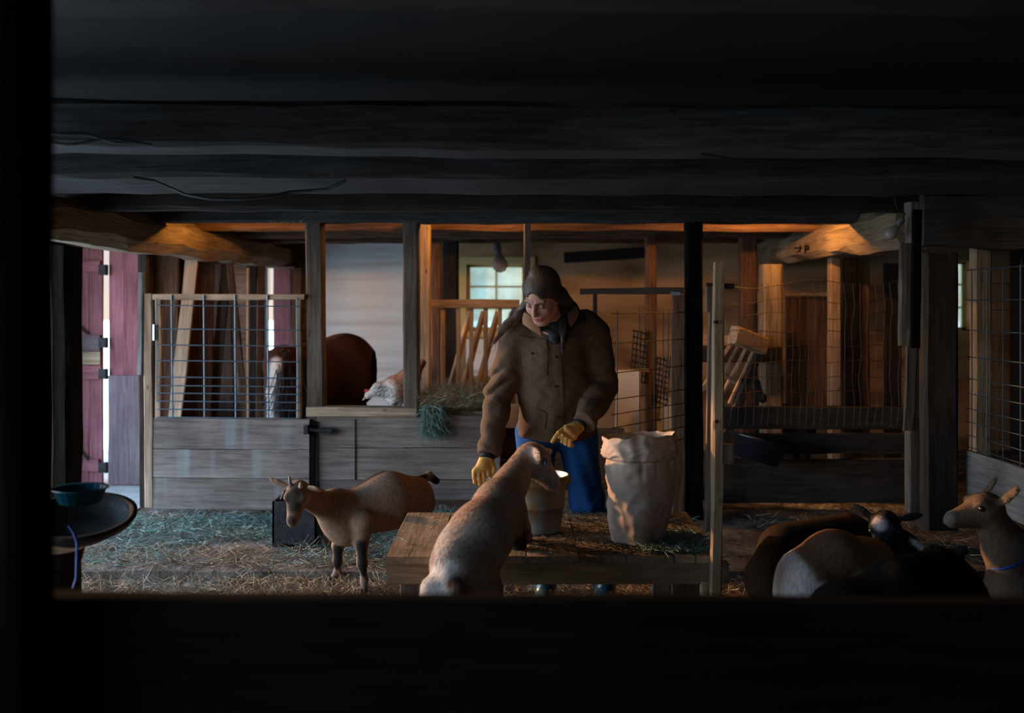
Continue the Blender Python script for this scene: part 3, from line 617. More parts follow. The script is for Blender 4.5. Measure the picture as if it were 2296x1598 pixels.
# ------------------------------------------------------------------ milking stand
YF, YK = 4.03, 4.86; ZP = Z(1245, YF)
ms = thing('milking_stand', P(1240, 1500, 4.4), 'low wooden milking stand on which the feed sack and bucket stand', 'stand')
edges = [865, 985, 1090, 1182, 1300, 1405, 1512, 1560, 1622]
for i in range(8):
    a, b = X(edges[i], YF), X(edges[i + 1], YF) - .004
    timber('top_plank', ((a + b) / 2, YF - random.uniform(0, .012), ZP - .016), ((a + b) / 2, YK, ZP - .016), b - a, .03, W_PLAT, ms, jit=.003, ch=.12)
timber('front_rail', (X(866, YF), YF + .045, ZP - .08), (X(1637, YF), YF + .045, ZP - .08), .045, .09, W_TAN, ms, ch=.08)
timber('back_rail', (X(880, YF), YK - .08, ZP - .08), (X(1600, YF), YK - .08, ZP - .08), .045, .09, W_PLAT, ms)
for (a, b, yy) in ((895, 943, YF + .09), (1508, 1570, YF + .09)):
    timber('leg', (X((a + b) / 2, yy), yy + .02, -.06), (X((a + b) / 2, yy), yy + .02, ZP - .035), (b - a) * yy / FPX, .05, W_OLD, ms, up=(0, 1, 0))
for px in (930, 1540): timber('leg', (X(px, YF) , YK - .14, -.06), (X(px, YF), YK - .14, ZP - .035), .09, .05, W_OLD, ms, up=(0, 1, 0))
timber('upright', P(1603, 1480, YF - .03), P(1613, 588, YF - .03), .042, .045, W_TAN, ms, up=(0, 1, 0), jit=.005)
timber('second_upright', P(1588, 1190, YF + .12), P(1596, 700, YF + .12), .028, .03, W_OLD, ms, up=(0, 1, 0), jit=.004)
timber('stub_leg', P(1582, 1420, YF + .03), P(1582, 1300, YF + .03), .04, .05, W_PLAT, ms, up=(0, 1, 0))
timber('bracket_block', P(1631, 1038, YF - .02), P(1631, 996, YF - .02), .04, .05, W_OLD, ms, up=(0, 1, 0))
timber('cross_piece', P(1583, 640, YF + .02), P(1645, 641, YF + .02), .03, .018, W_DARK, ms)
timber('side_block', P(1591, 700, YF + .02), P(1591, 642, YF + .02), .035, .03, W_OLD, ms, up=(0, 1, 0))
m = MB(); 
for c in (P(1606, 722, YF - .06), P(1607, 945, YF - .06)): m = MB(); m.tube([c, c + Vector((0, .03, 0))], .008, 8); m.build('bolt', M_IRON, ms)
mb = MB(); mb.box(X(612, 6.05), X(705, 6.05), 6.02, 6.2, 0.0, Z(1112, 6.05)); 
bk = thing('crate', P(650, 1175, 6.05), 'black crate on the floor behind the standing goat', 'crate')
m = MB(); x0, x1, y0, y1, z1 = X(613, 6.05), X(712, 6.05), 6.02, 6.22, Z(1122, 6.05)
m.box(x0, x1, y0, y0 + .012, .0, z1); m.box(x0, x1, y1 - .012, y1, .0, z1); m.box(x0, x0 + .012, y0, y1, .0, z1); m.box(x1 - .012, x1, y0, y1, .0, z1); m.box(x0, x1, y0, y1, .0, .012); m.build('crate_shell', M_IRON, bk)
m = MB(); m.tube([(x0 + .03, y0 + .1, z1 - .01), (x0 + .05, y0 + .1, z1 + .04), (x0 + .12, y0 + .1, z1 + .045), (x0 + .14, y0 + .1, z1 - .01)], .012, 6); m.build('crate_handle', M_IRON, bk)
# ------------------------------------------------------------------ smooth bodies: distance fields meshed with surface nets
def surface_nets(F, xs, ys, zs):
    S = F < 0
    a = S[:-1, :-1, :-1]; mix = np.zeros(a.shape, bool); al = np.ones(a.shape, bool); an = np.zeros(a.shape, bool)
    for i in (0, 1):
        for j in (0, 1):
            for k in (0, 1):
                c = S[i:S.shape[0] - 1 + i, j:S.shape[1] - 1 + j, k:S.shape[2] - 1 + k]; al &= c; an |= c
    mix = an & ~al
    I, J, K = np.nonzero(mix); n = len(I)
    idx = -np.ones(mix.shape, dtype=np.int64); idx[I, J, K] = np.arange(n)
    acc = np.zeros((n, 3)); cnt = np.zeros(n)
    C = [(0, 0, 0), (1, 0, 0), (0, 1, 0), (1, 1, 0), (0, 0, 1), (1, 0, 1), (0, 1, 1), (1, 1, 1)]
    E = [(0, 1), (2, 3), (4, 5), (6, 7), (0, 2), (1, 3), (4, 6), (5, 7), (0, 4), (1, 5), (2, 6), (3, 7)]
    for (p, q_) in E:
        c0, c1 = C[p], C[q_]
        f0 = F[I + c0[0], J + c0[1], K + c0[2]]; f1 = F[I + c1[0], J + c1[1], K + c1[2]]
        m = (f0 < 0) != (f1 < 0); t = np.where(m, f0 / np.where(m, f0 - f1, 1), 0)
        p0 = np.stack([xs[I + c0[0]], ys[J + c0[1]], zs[K + c0[2]]], 1); p1 = np.stack([xs[I + c1[0]], ys[J + c1[1]], zs[K + c1[2]]], 1)
        acc += np.where(m[:, None], p0 + (p1 - p0) * t[:, None], 0); cnt += m
    V = acc / cnt[:, None]
    Q = []
    for ax in range(3):
        sl0 = [slice(None)] * 3; sl1 = [slice(None)] * 3; sl0[ax] = slice(0, -1); sl1[ax] = slice(1, None)
        s0 = S[tuple(sl0)]; s1 = S[tuple(sl1)]; d = s0 != s1
        I, J, K = np.nonzero(d); o1, o2 = [(1, 2), (2, 0), (0, 1)][ax]
        N = [I, J, K]; ok = (N[o1] >= 1) & (N[o2] >= 1) & (N[o1] < F.shape[o1] - 1) & (N[o2] < F.shape[o2] - 1)
        I, J, K = I[ok], J[ok], K[ok]; flip = s0[I, J, K]
        def cell(a_, b_):
            n_ = [I.copy(), J.copy(), K.copy()]; n_[o1] = n_[o1] - a_; n_[o2] = n_[o2] - b_; return idx[n_[0], n_[1], n_[2]]
        q0, q1, q2, q3 = cell(1, 1), cell(0, 1), cell(0, 0), cell(1, 0)
        f_ = np.stack([q0, q1, q2, q3], 1); f_[~flip] = f_[~flip][:, ::-1]; Q.append(f_)
    Q = np.concatenate(Q)
    return V, Q[(Q >= 0).all(axis=1)]

class Body:
    def __init__(s, lo, hi, h, fine=None):
        """fine: (lo, hi, h) box that gets a denser grid."""
        s.ax = []
        for i in range(3):
            a, b = lo[i], hi[i]
            if fine:
                fa, fb, fh = fine[0][i], fine[1][i], fine[2]
                g = np.concatenate([np.arange(a, fa, h), np.arange(fa, fb, fh), np.arange(fb, b, h)])
            else: g = np.arange(a, b, h)
            s.ax.append(g)
        s.F = np.full([len(g) for g in s.ax], 0.5, dtype=np.float32); s.h = h
    def block(s, lo, hi):
        sl = []
        for i in range(3):
            a = max(0, np.searchsorted(s.ax[i], lo[i]) - 1); b = min(len(s.ax[i]), np.searchsorted(s.ax[i], hi[i]) + 1); sl.append(slice(a, b))
        g = np.meshgrid(s.ax[0][sl[0]], s.ax[1][sl[1]], s.ax[2][sl[2]], indexing='ij'); return tuple(sl), np.stack(g, -1).astype(np.float32)
    def comb(s, lo, hi, fn, k, sub=False):
        sl, Pp = s.block(lo, hi)
        if Pp.size == 0: return
        d = fn(Pp).astype(np.float32); A = s.F[sl]
        if sub:
            d = -d; h_ = np.maximum(k - np.abs(A - d), 0) / max(k, 1e-6); s.F[sl] = np.maximum(A, d) + h_ * h_ * k / 4
        else:
            h_ = np.maximum(k - np.abs(A - d), 0) / max(k, 1e-6); s.F[sl] = np.minimum(A, d) - h_ * h_ * k / 4
    def cone(s, a, b, ra, rb, k=.03, sc=(1, 1, 1), fr=None, sub=False):
        a = np.array(a, float); b = np.array(b, float); sc = np.array(sc, float)
        if fr is None: wa, wb = a, b
        else: wa = np.array(fr @ Vector(a)); wb = np.array(fr @ Vector(b))
        R = max(ra, rb) * sc.max() + k + 3 * s.h; lo = np.minimum(wa, wb) - R; hi = np.maximum(wa, wb) + R
        inv = np.array(fr.inverted()) if fr is not None else None
        def fn(Pp):
            if inv is not None: Pp = Pp @ inv[:3, :3].T.astype(np.float32) + inv[:3, 3].astype(np.float32)
            p = (Pp - a) / sc; ab = (b - a) / sc; L = max((ab ** 2).sum(), 1e-12)
            t = np.clip((p @ ab) / L, 0, 1); q_ = p - t[..., None] * ab
            return (np.sqrt((q_ ** 2).sum(-1)) - (ra + (rb - ra) * t)) * sc.min()
        s.comb(lo, hi, fn, k, sub)
    def ell(s, c, r, k=.03, rot=None, fr=None, sub=False):
        M = T(c) @ (Euler(rot).to_matrix().to_4x4() if rot else Matrix.Identity(4))
        if fr is not None: M = fr @ M
        wc = np.array(M.translation); r = np.array(r, float); R = r.max() + k + 3 * s.h; inv = np.array(M.inverted())
        def fn(Pp):
            p = Pp @ inv[:3, :3].T.astype(np.float32) + inv[:3, 3].astype(np.float32)
            k0 = np.sqrt(((p / r) ** 2).sum(-1)); k1 = np.sqrt(((p / r ** 2) ** 2).sum(-1)) + 1e-9
            return k0 * (k0 - 1) / k1
        s.comb(wc - R, wc + R, fn, k, sub)
    def cut(s, n, d):  # remove the half space p.n > d
        g = [s.ax[i] * n[i] for i in range(3)]
        D = g[0][:, None, None] + g[1][None, :, None] + g[2][None, None, :] - d; s.F = np.maximum(s.F, D.astype(np.float32))
    def displace(s, fn):
        m = np.abs(s.F) < 0.05; I, J, K = np.nonzero(m)
        s.F[I, J, K] += fn(s.ax[0][I], s.ax[1][J], s.ax[2][K]).astype(np.float32)
    def mesh(s): return surface_nets(s.F, *s.ax)

def ss(a, b, x): t = np.clip((x - a) / (b - a + 1e-9), 0, 1); return t * t * (3 - 2 * t)
def blob(V, c, r, soft=.3):   # soft mask around a point
    d = np.sqrt((((V - np.array(c)) / np.array(r)) ** 2).sum(1)); return 1 - ss(1 - soft, 1 + soft, d)
def seg_mask(V, pts, r, soft=.4):
    best = np.full(len(V), 9.0)
    for a, b in zip(pts[:-1], pts[1:]):
        a = np.array(a); b = np.array(b); ab = b - a; t = np.clip(((V - a) @ ab) / max((ab ** 2).sum(), 1e-9), 0, 1); best = np.minimum(best, np.sqrt(((V - a - t[:, None] * ab) ** 2).sum(1)))
    return 1 - ss(r * (1 - soft), r * (1 + soft), best)
def mixc(C, m, c): return C * (1 - m[:, None]) + np.array(c)[None] * m[:, None]
def vnoise(V, s, seed=0):
    r = np.random.RandomState(seed); o = np.zeros(len(V))
    for i in range(7):
        k = r.normal(size=3) * s; o += np.sin(V @ k + r.uniform(0, 6.28))
    return o / 4.0
def face_normals(V, Q):
    n = np.cross(V[Q[:, 2]] - V[Q[:, 0]], V[Q[:, 3]] - V[Q[:, 1]]); a = np.linalg.norm(n, axis=1) + 1e-12; return n / a[:, None], a / 2
def add_fur(V, Q, C, n, length, comb, width=.0016, up=.35, dens=None, seed=1, jitter=.14, var=(.75, 1.3)):
    """short hair strands appended to a body's own mesh: returns verts, quads, colours"""
    r = np.random.RandomState(seed); N, A = face_normals(V, Q); w_ = A.copy()
    if dens is not None: w_ *= dens(V[Q].mean(1))
    f = r.choice(len(Q), n, p=w_ / w_.sum()); b = r.dirichlet([1, 1, 1, 1], n); p = (V[Q[f]] * b[..., None]).sum(1); nn = N[f]
    cd = comb(p); cd = cd - (cd * nn).sum(1)[:, None] * nn; cd /= np.linalg.norm(cd, axis=1)[:, None] + 1e-9
    d = cd + nn * up + r.normal(size=(n, 3)) * jitter; d /= np.linalg.norm(d, axis=1)[:, None]
    L = length * r.uniform(.5, 1.2, n) if np.isscalar(length) else length(p) * r.uniform(.5, 1.2, n)
    s_ = np.cross(d, nn + r.normal(size=(n, 3)) * .3); s_ /= np.linalg.norm(s_, axis=1)[:, None] + 1e-9
    p0 = p - nn * .002; mid = p0 + d * (L * .55)[:, None]; tip = p0 + d * L[:, None] - nn * (L * .12)[:, None]
    w2 = width * .5
    NV = np.concatenate([p0 - s_ * w2, p0 + s_ * w2, mid + s_ * w2 * .8, mid - s_ * w2 * .8, tip + s_ * w2 * .15, tip - s_ * w2 * .15])
    i = np.arange(n) + len(V); q1 = np.stack([i, i + n, i + 2 * n, i + 3 * n], 1); q2 = np.stack([i + 3 * n, i + 2 * n, i + 4 * n, i + 5 * n], 1)
    c = (C[Q[f]] * b[..., None]).sum(1) * r.uniform(var[0], var[1], n)[:, None]
    return np.concatenate([V, NV]), np.concatenate([Q, q1, q2]), np.concatenate([C] + [c] * 6)
def blades(name, P0, D, L, Wd, C, mat, curve=.3, seed=3, parent=None, origin=None):
    r = np.random.RandomState(seed); n = len(P0); D = D / (np.linalg.norm(D, axis=1)[:, None] + 1e-9)
    up = r.normal(size=(n, 3)); s_ = np.cross(D, up); s_ /= np.linalg.norm(s_, axis=1)[:, None] + 1e-9; bend = np.cross(D, s_)
    Vs = []
    for t in (0, .35, .7, 1.0):
        c = P0 + D * (L * t)[:, None] + bend * (curve * L * t * t)[:, None]; ww = (Wd * (1 - .6 * t))[:, None] * .5; Vs += [c - s_ * ww, c + s_ * ww]
    V = np.concatenate(Vs); i = np.arange(n); Q = []
    for k in range(3): a = i + 2 * k * n; Q.append(np.stack([a, a + n, a + 3 * n, a + 2 * n], 1))
    return mesh_obj(name, V, np.concatenate(Q), mat, parent, col=np.concatenate([C] * 8), origin=origin)

M_FUR = attr_mat('animal_coat', .85, 90, (1, 1, .35), .25, .3, .12, 0.0)
M_SKIN = attr_mat('skin', .55, 120, (1, 1, 1), .08, .1, .35)
M_CLOTH = attr_mat('brown_duck_canvas', .92, 140, (1, 1, 1), .22, .55, .12, 0.0, .006, bscale=26)
M_DENIM = attr_mat('blue_denim', .9, 160, (1, 1, 1), .2, .4, .15, 0.0, .006, bscale=22)
M_GLOVE = attr_mat('yellow_leather', .7, 90, (1, 1, 1), .15, .4, .25)
M_HAIR = attr_mat('brown_hair', .6, 120, (1, 1, .05), .45, .5, .35)
M_PAPER = attr_mat('kraft_paper', .8, 30, (1, 1, 1), .12, .35, .25, 0, .006, bscale=18)
M_HAY = attr_mat('hay', .85, 30, (1, 1, 1), .2, 0, .2)
M_FEATH = attr_mat('feathers', .8, 60, (1, 1, 1), .3, .3, .2)
M_HORN = plain('horn', (.17, .13, .11), .6); M_HOOF = plain('dark_hoof', (.03, .025, .022), .6)
M_EYE_BLUE = plain('pale_blue_eye', (.10, .22, .32), .25, 0, .6); M_EYE_DARK = plain('dark_eye', (.012, .01, .01), .2, 0, .7)
BROWN = (.235, .150, .098); FAWN = (.30, .205, .14); CREAM = (.56, .50, .44); BLK = (.022, .019, .018)

def dirframe(o, fwd, up=(0, 0, 1)):
    f = Vector(fwd).normalized(); r = f.cross(Vector(up)).normalized(); u = r.cross(f); M = Matrix((r, f, u)).transposed().to_4x4(); return T(o) @ M
def goat_head(B, fr, s=1.0, ears=((1, 0, .1), (-1, 0, .1)), earlen=.085, k=.012):
    B.ell((0, 0, 0), (.050 * s, .062 * s, .052 * s), .02, fr=fr)
    B.cone((0, .02 * s, -.006 * s), (0, .112 * s, -.030 * s), .045 * s, .025 * s, .02, fr=fr)
    B.cone((0, .0, -.03 * s), (0, .112 * s, -.045 * s), .035 * s, .017 * s, .02, fr=fr)
    B.cone((0, .118 * s, -.028 * s), (0, .130 * s, -.034 * s), .021 * s, .018 * s, .012, fr=fr)
    for sd in (-1, 1):
        B.ell((sd * .034 * s, .034 * s, .024 * s), (.016 * s, .024 * s, .013 * s), .014, fr=fr)
        B.ell((sd * .045 * s, .042 * s, .010 * s), (.010 * s, .013 * s, .009 * s), .006, fr=fr, sub=True)
        B.ell((sd * .011 * s, .148 * s, -.028 * s), (.006 * s, .007 * s, .0045 * s), .004, fr=fr, sub=True)
    B.cone((-.02 * s, .142 * s, -.050 * s), (.02 * s, .142 * s, -.050 * s), .003 * s, .003 * s, .003, fr=fr, sub=True)
    for sd, e in zip((1, -1), ears):
        e = Vector(e).normalized(); b = Vector((sd * .044 * s, -.018 * s, .022 * s)); n_ = Vector((0, 1, 0)); rx_ = e
        ly = (n_ - rx_ * n_.dot(rx_)).normalized(); lz = rx_.cross(ly); Me = Matrix((rx_, ly, lz)).transposed().to_4x4()
        fe = fr @ T(b) @ Me
        B.ell((earlen * .5, 0, 0), (earlen * .56, .008, .022 * s), .012, fr=fe)
        if B.h < .008: B.ell((earlen * .55, .010, 0), (earlen * .40, .006, .013 * s), .004, fr=fe, sub=True)
def eyes(fr, s, parent, mat, r=.010):
    for sd in (-1, 1):
        m = MB(); m.lathe([(r * s * math.cos(a), r * s * math.sin(a)) for a in np.linspace(-1.57, 1.57, 9)], 12)
        o = m.build('eye', mat, parent, M=fr @ T((sd * .041 * s, .041 * s, .011 * s)) , smooth=True)
        if mat is M_EYE_BLUE:
            m = MB(); m.box(-.001, .0015, -.0055, .0055, -.0018, .0018); m.build('pupil', M_EYE_DARK, o, M=fr @ T((sd * (.041 + .0096) * s, .043 * s, .011 * s)))
def horns(fr, s, parent, tips, mats=(M_HORN, M_HORN)):
    for sd, tp, mt in zip((1, -1), tips, mats):
        b = Vector((sd * .020 * s, -.006 * s, .040 * s)); t_ = b + Vector(tp); mid = (b + t_) / 2 + Vector((0, .008, .004)); m = MB()
        m.tube([fr @ p for p in (b, b.lerp(mid, .6), mid, mid.lerp(t_, .6), t_)], .0115 * s, 10, r2=.004 * s); m.build('horn', mt, parent, smooth=True)
def hoof(parent, p, d=(0, -1, 0), s=1):
    p = Vector(p); m = MB(); d = Vector(d).normalized(); r_ = Vector((d.y, -d.x, 0))
    for sd in (-1, 1):
        c = p + r_ * sd * .011 * s; m.tube([c + Vector((0, 0, .032 * s)), c + d * .012 + Vector((0, 0, .012)), c + d * .018 + Vector((0, 0, .002))], .013 * s, 8, r2=.012 * s)
    m.build('hoof', M_HOOF, parent, smooth=True)
def finish_animal(B, name, col_fn, lab, cat, origin, fur_n, fur_len, comb, dens=None, group=None, width=.0016, up=.3, smooth=True):
    V, Q = B.mesh(); C = col_fn(V)
    if fur_n: V2, Q2, C2 = add_fur(V, Q, C, fur_n, fur_len, comb, dens=dens, width=width, up=up)
    else: V2, Q2, C2 = V, Q, C
    o = mesh_obj(name, V2, Q2, M_FUR, None, smooth=smooth, col=C2, origin=origin); return tag(o, lab, cat, group)

# ---------------- standing goat (behind the stand, head turned to the camera)
def pp(px, py, Y): return tuple(P(px, py, Y))
GL = -.05
c_lo = (X(600, 5.2), 4.75, GL - .03); c_hi = (X(1000, 5.5), 5.85, Z(1040, 5.3))
B = Body(c_lo, c_hi, .0085)
B.cone(pp(790, 1152, 5.24), pp(868, 1122, 5.34), .125, .148, .05, (1, .85, 1))
B.cone(pp(868, 1122, 5.34), pp(925, 1115, 5.44), .142, .118, .05, (1, .85, 1))
B.cone(pp(752, 1128, 5.18), pp(768, 1170, 5.20), .078, .105, .05, (1, .9, 1))
B.cone(pp(752, 1150, 5.18), pp(705, 1120, 5.06), .085, .055, .05)
B.cone(pp(775, 1190, 5.2), pp(745, 1165, 5.16), .07, .05, .05)
fr1 = dirframe(P(668, 1106, 4.98), (-.10, -.62, -.62), (0, -.3, 1)); S1 = 1.14
goat_head(B, fr1, S1, ears=((1, -.15, .42), (-1, .45, .62)), earlen=.10)
B.cone(pp(705, 1120, 5.06), pp(675, 1108, 5.01), .055, .046, .04)
def leg(pts, rs, k=.025):
    for i in range(len(pts) - 1): B.cone(pts[i], pts[i + 1], rs[i], rs[i + 1], k)
L1 = [pp(778, 1180, 5.30), pp(758, 1222, 5.36), pp(757, 1258, 5.40), pp(757, 1280, 5.44), (P(748, 1300, 5.45).x, 5.42, GL + .018)]
L2 = [pp(815, 1170, 5.14), pp(810, 1215, 5.16), pp(812, 1262, 5.17), pp(817, 1298, 5.20), (P(818, 1322, 5.22).x, 5.19, GL + .018)]
leg(L1, [.058, .030, .023, .016, .019]); leg(L2, [.062, .034, .024, .016, .019])
H1 = [pp(930, 1135, 5.42), pp(925, 1185, 5.34), pp(948, 1225, 5.40), (X(945, 5.4), 5.38, .05), (X(940, 5.4), 5.35, GL + .018)]
H2 = [pp(938, 1130, 5.50), pp(938, 1180, 5.50), pp(962, 1225, 5.56), (X(958, 5.55), 5.54, .05), (X(953, 5.55), 5.51, GL + .018)]
leg(H1, [.098, .055, .027, .02, .022]); leg(H2, [.095, .055, .027, .02, .022])
B.cone(pp(940, 1078, 5.5), pp(962, 1066, 5.54), .026, .022, .03); B.cone(pp(962, 1066, 5.54), pp(978, 1078, 5.56), .024, .020, .01)
B.cone(pp(895, 1168, 5.36), pp(905, 1178, 5.38), .02, .018, .03)
def col1(V):
    C = np.tile(np.array(BROWN), (len(V), 1)) * (1 + .12 * vnoise(V, 14, 1))[:, None]
    px = V[:, 0] * FPX / V[:, 1] + 1148; 
    d = seg_mask(V, [pp(760, 1092, 5.22), pp(815, 1070, 5.3), pp(865, 1042, 5.34), pp(905, 1044, 5.42), pp(945, 1062, 5.5)], .036, .25); C = mixc(C, d, BLK)
    C = mixc(C, blob(V, pp(980, 1080, 5.56), (.045, .06, .045)), BLK)
    iv = np.array(fr1.inverted()); hl = V @ iv[:3, :3].T + iv[:3, 3]
    C = mixc(C, blob(hl, (0.0, .055, .03), (.046, .075, .055)) * .92, (.020, .014, .011)); C = mixc(C, blob(hl, (0, .14, -.02), (.022, .03, .02)), (.05, .032, .025))
    C = mixc(C, blob(hl, (-.055, .05, -.005), (.018, .05, .02)) * .6, (.42, .27, .17))
    for L in (L1, L2):
        a = L[1]; b = L[2]; c = L[4]
        C = mixc(C, seg_mask(V, [(a[0] + .004, a[1] - .03, a[2]), (b[0], b[1] - .028, b[2]), (c[0], c[1] - .02, c[2] + .04)], .026), BLK)
        C = mixc(C, blob(V, (c[0] - .01, c[1], c[2] + .04), (.03, .05, .045)) * .6, (.30, .22, .18))
    C = mixc(C, blob(V, pp(752, 1128, 5.1), (.05, .1, .09), .6) * .35, (.06, .045, .03))
    return np.clip(C, .005, 1)
def comb1(p):
    d = np.tile(np.array((1.0, .1, -.45)), (len(p), 1)); 
    m = p[:, 2] < .28; d[m] = (0.1, 0, -1); return d
o = finish_animal(B, 'goat', col1, 'small brown horned goat with black back stripe standing by the crate, head turned', 'goat', (P(790, 1200, 5.3).x, 5.3, GL), 60000, .013, comb1, width=.0014, up=.15)
eyes(fr1, S1, o, M_EYE_DARK, .009); horns(fr1, S1, o, ((.012, -.03, .045), (-.006, -.004, .035)), (M_HORN, plain('pinkish_horn', (.50, .36, .31), .6)))
for L in (L1, L2, H1, H2): hoof(o, (L[4][0], L[4][1] - .004, GL), (-.2, -1, 0))

# ---------------- goat with its forefeet on the stand, eating from the bucket
B = Body((X(930, 3.7), 3.55, GL - .03), (X(1275, 4.6), 4.62, Z(960, 4.3)), .0075)
YB2 = 3.88
B.cone(pp(1045, 1262, 3.84), pp(1078, 1200, 3.90), .122, .120, .05, (1, .9, 1))
B.cone(pp(1078, 1200, 3.90), pp(1118, 1130, 4.06), .118, .092, .05, (1, .9, 1))
B.cone(pp(1035, 1250, 3.84), pp(1030, 1238, 3.86), .10, .09, .05)
B.cone(pp(1115, 1130, 4.06), pp(1150, 1078, 4.18), .085, .064, .05)
B.cone(pp(1142, 1090, 4.16), pp(1178, 1028, 4.26), .072, .052, .03)
B.cone(pp(1130, 1140, 4.08), pp(1145, 1165, 4.10), .075, .06, .05)
fr2 = dirframe(P(1196, 1026, 4.28), (.80, -.20, -.56), (.5, .22, 1)); S2 = 1.12
goat_head(B, fr2, S2, ears=((.55, .45, -.15), (-.55, .5, .45)), earlen=.100)
B.ell((0, .004, .002), (.060, .070, .062), .02, fr=fr2); B.cone((0, .03, -.012), (0, .125, -.030), .048, .027, .02, fr=fr2)
B.cone((.012, .150, -.050), (.034, .118, -.046), .0035, .003, .003, fr=fr2, sub=True); B.ell((.052, .058, .012), (.012, .015, .011), .006, fr=fr2, sub=True)
F1 = [pp(1140, 1150, 4.08), pp(1150, 1195, 4.12), pp(1163, 1222, 4.14), (X(1168, 4.16), 4.16, ZP + .018)]
F2 = [pp(1155, 1140, 4.16), pp(1170, 1185, 4.22), pp(1176, 1210, 4.27), (X(1180, 4.3), 4.3, ZP + .018)]
leg(F1, [.056, .036, .026, .022]); leg(F2, [.05, .034, .026, .022])
R1 = [pp(1060, 1275, 3.86), pp(1085, 1325, 3.80), (X(1062, 3.9), 3.86, .26), (X(1070, 3.9), 3.84, .07), (X(1072, 3.9), 3.80, GL + .018)]
R2 = [pp(1020, 1275, 3.80), pp(1010, 1335, 3.74), (X(985, 3.8), 3.80, .26), (X(990, 3.8), 3.78, .07), (X(992, 3.8), 3.74, GL + .018)]
leg(R1, [.095, .065, .03, .022, .023], .04); leg(R2, [.092, .068, .032, .022, .023], .04)
B.cone(pp(1005, 1300, 3.72), pp(1025, 1318, 3.68), .028, .022, .03); B.cone(pp(1025, 1318, 3.68), pp(1040, 1345, 3.68), .022, .012, .02)
B.cone(pp(972, 1320, 3.74), pp(968, 1348, 3.74), .05, .05, .03)
def col2(V):
    C = np.tile(np.array((.31, .25, .205)), (len(V), 1)) * (1 + .15 * vnoise(V, 12, 2))[:, None]
    C = mixc(C, seg_mask(V, [pp(1190, 1000, 4.25), pp(1150, 1050, 4.14), pp(1105, 1100, 4.0), pp(1050, 1150, 3.86)], .06, .6) * .6, (.37, .20, .12))
    C = mixc(C, blob(V, pp(998, 1285, 3.70), (.07, .09, .05)), (.62, .60, .58)); C = mixc(C, blob(V, pp(975, 1330, 3.7), (.065, .1, .07)), (.52, .50, .48))
    C = mixc(C, seg_mask(V, [pp(1018, 1310, 3.68), pp(1040, 1345, 3.68)], .03), (.09, .055, .04))
    C = mixc(C, blob(V, pp(1130, 1225, 3.95), (.05, .1, .07)) * .8, (.50, .46, .42)); C = mixc(C, blob(V, pp(1165, 1225, 4.15), (.055, .12, .07)) * .95, BLK)
    C = mixc(C, blob(V, pp(1145, 1300, 3.95), (.1, .2, .08)) * .6, (.07, .05, .04)); C = mixc(C, blob(V, pp(990, 1210, 3.80), (.03, .1, .12)) * .5, (.48, .46, .44))
    iv = np.array(fr2.inverted()); hl = V @ iv[:3, :3].T + iv[:3, 3]
    C = mixc(C, blob(hl, (0, -.01, .06), (.035, .05, .03)), (.62, .58, .54)); C = mixc(C, blob(hl, (0, .05, .035), (.035, .035, .02)) * .7, (.12, .07, .045))
    C = mixc(C, blob(hl, (0, .145, -.03), (.022, .014, .016)), (.10, .065, .06)); C = mixc(C, blob(hl, (.04, .06, -.02), (.03, .06, .03)) * .35, (.45, .37, .31))
    C = mixc(C, blob(hl, (.075, .0, .018), (.034, .055, .040)) * .9, (.58, .46, .41))
    return np.clip(C, .005, 1)
def comb2(p):
    d = np.tile(np.array((-.5, -.25, -.9)), (len(p), 1)); m = p[:, 2] > .66; d[m] = (-.45, -.2, -.75); return d
o = finish_animal(B, 'goat', col2, 'fawn goat with white rump standing with forefeet on the stand, muzzle in the bucket', 'goat', (X(1040, 3.85), 3.85, GL), 95000, .020, comb2, width=.0013, up=.12)
eyes(fr2 @ T((0, .012, 0)), 1.18, o, M_EYE_BLUE, .0105)
for L, zf in ((F1, ZP), (F2, ZP), (R1, GL), (R2, GL)): hoof(o, (L[-1][0], L[-1][1] - .004, zf), (.2, 1, 0))

# ---------------- goats resting in the dark pen on the right
def pen_goat(cones, head, col_fn, lab, org, bounds, h=.011, fur=9000, eye=M_EYE_DARK, ears=((1, -.2, .25), (-1, -.2, .25)), hs=1.0, horn=None, name='goat', grp='goats gathered in the dark right pen'):
    global B
    B = Body(bounds[0], bounds[1], h)
    for c in cones: B.cone(c[0], c[1], c[2], c[3], .045, c[4] if len(c) > 4 else (1, 1, 1))
    fr = None
    if head: fr = dirframe(*head); goat_head(B, fr, hs, ears=ears, earlen=.085 * hs)
    o = finish_animal(B, name, (lambda V: col_fn(V, fr)), lab, 'goat', org, fur, .016, lambda p: np.tile(np.array((-.5, 0, -.6)), (len(p), 1)), group=grp, width=.0025)
    if head: eyes(fr, hs, o, eye, .0105)
    if horn: horns(fr, hs, o, horn)
    return o
def legs4(xs_, ys_, ztop, GLz=GL, r=.05):
    out = []
    for x_ in xs_:
        for y_ in ys_: out += [((x_, y_, ztop), (x_, y_, .2), r, .03), ((x_, y_, .2), (x_, y_, GLz + .01), .028, .024)]
    return out
def hlocal(V, fr): iv = np.array(fr.inverted()); return V @ iv[:3, :3].T + iv[:3, 3]
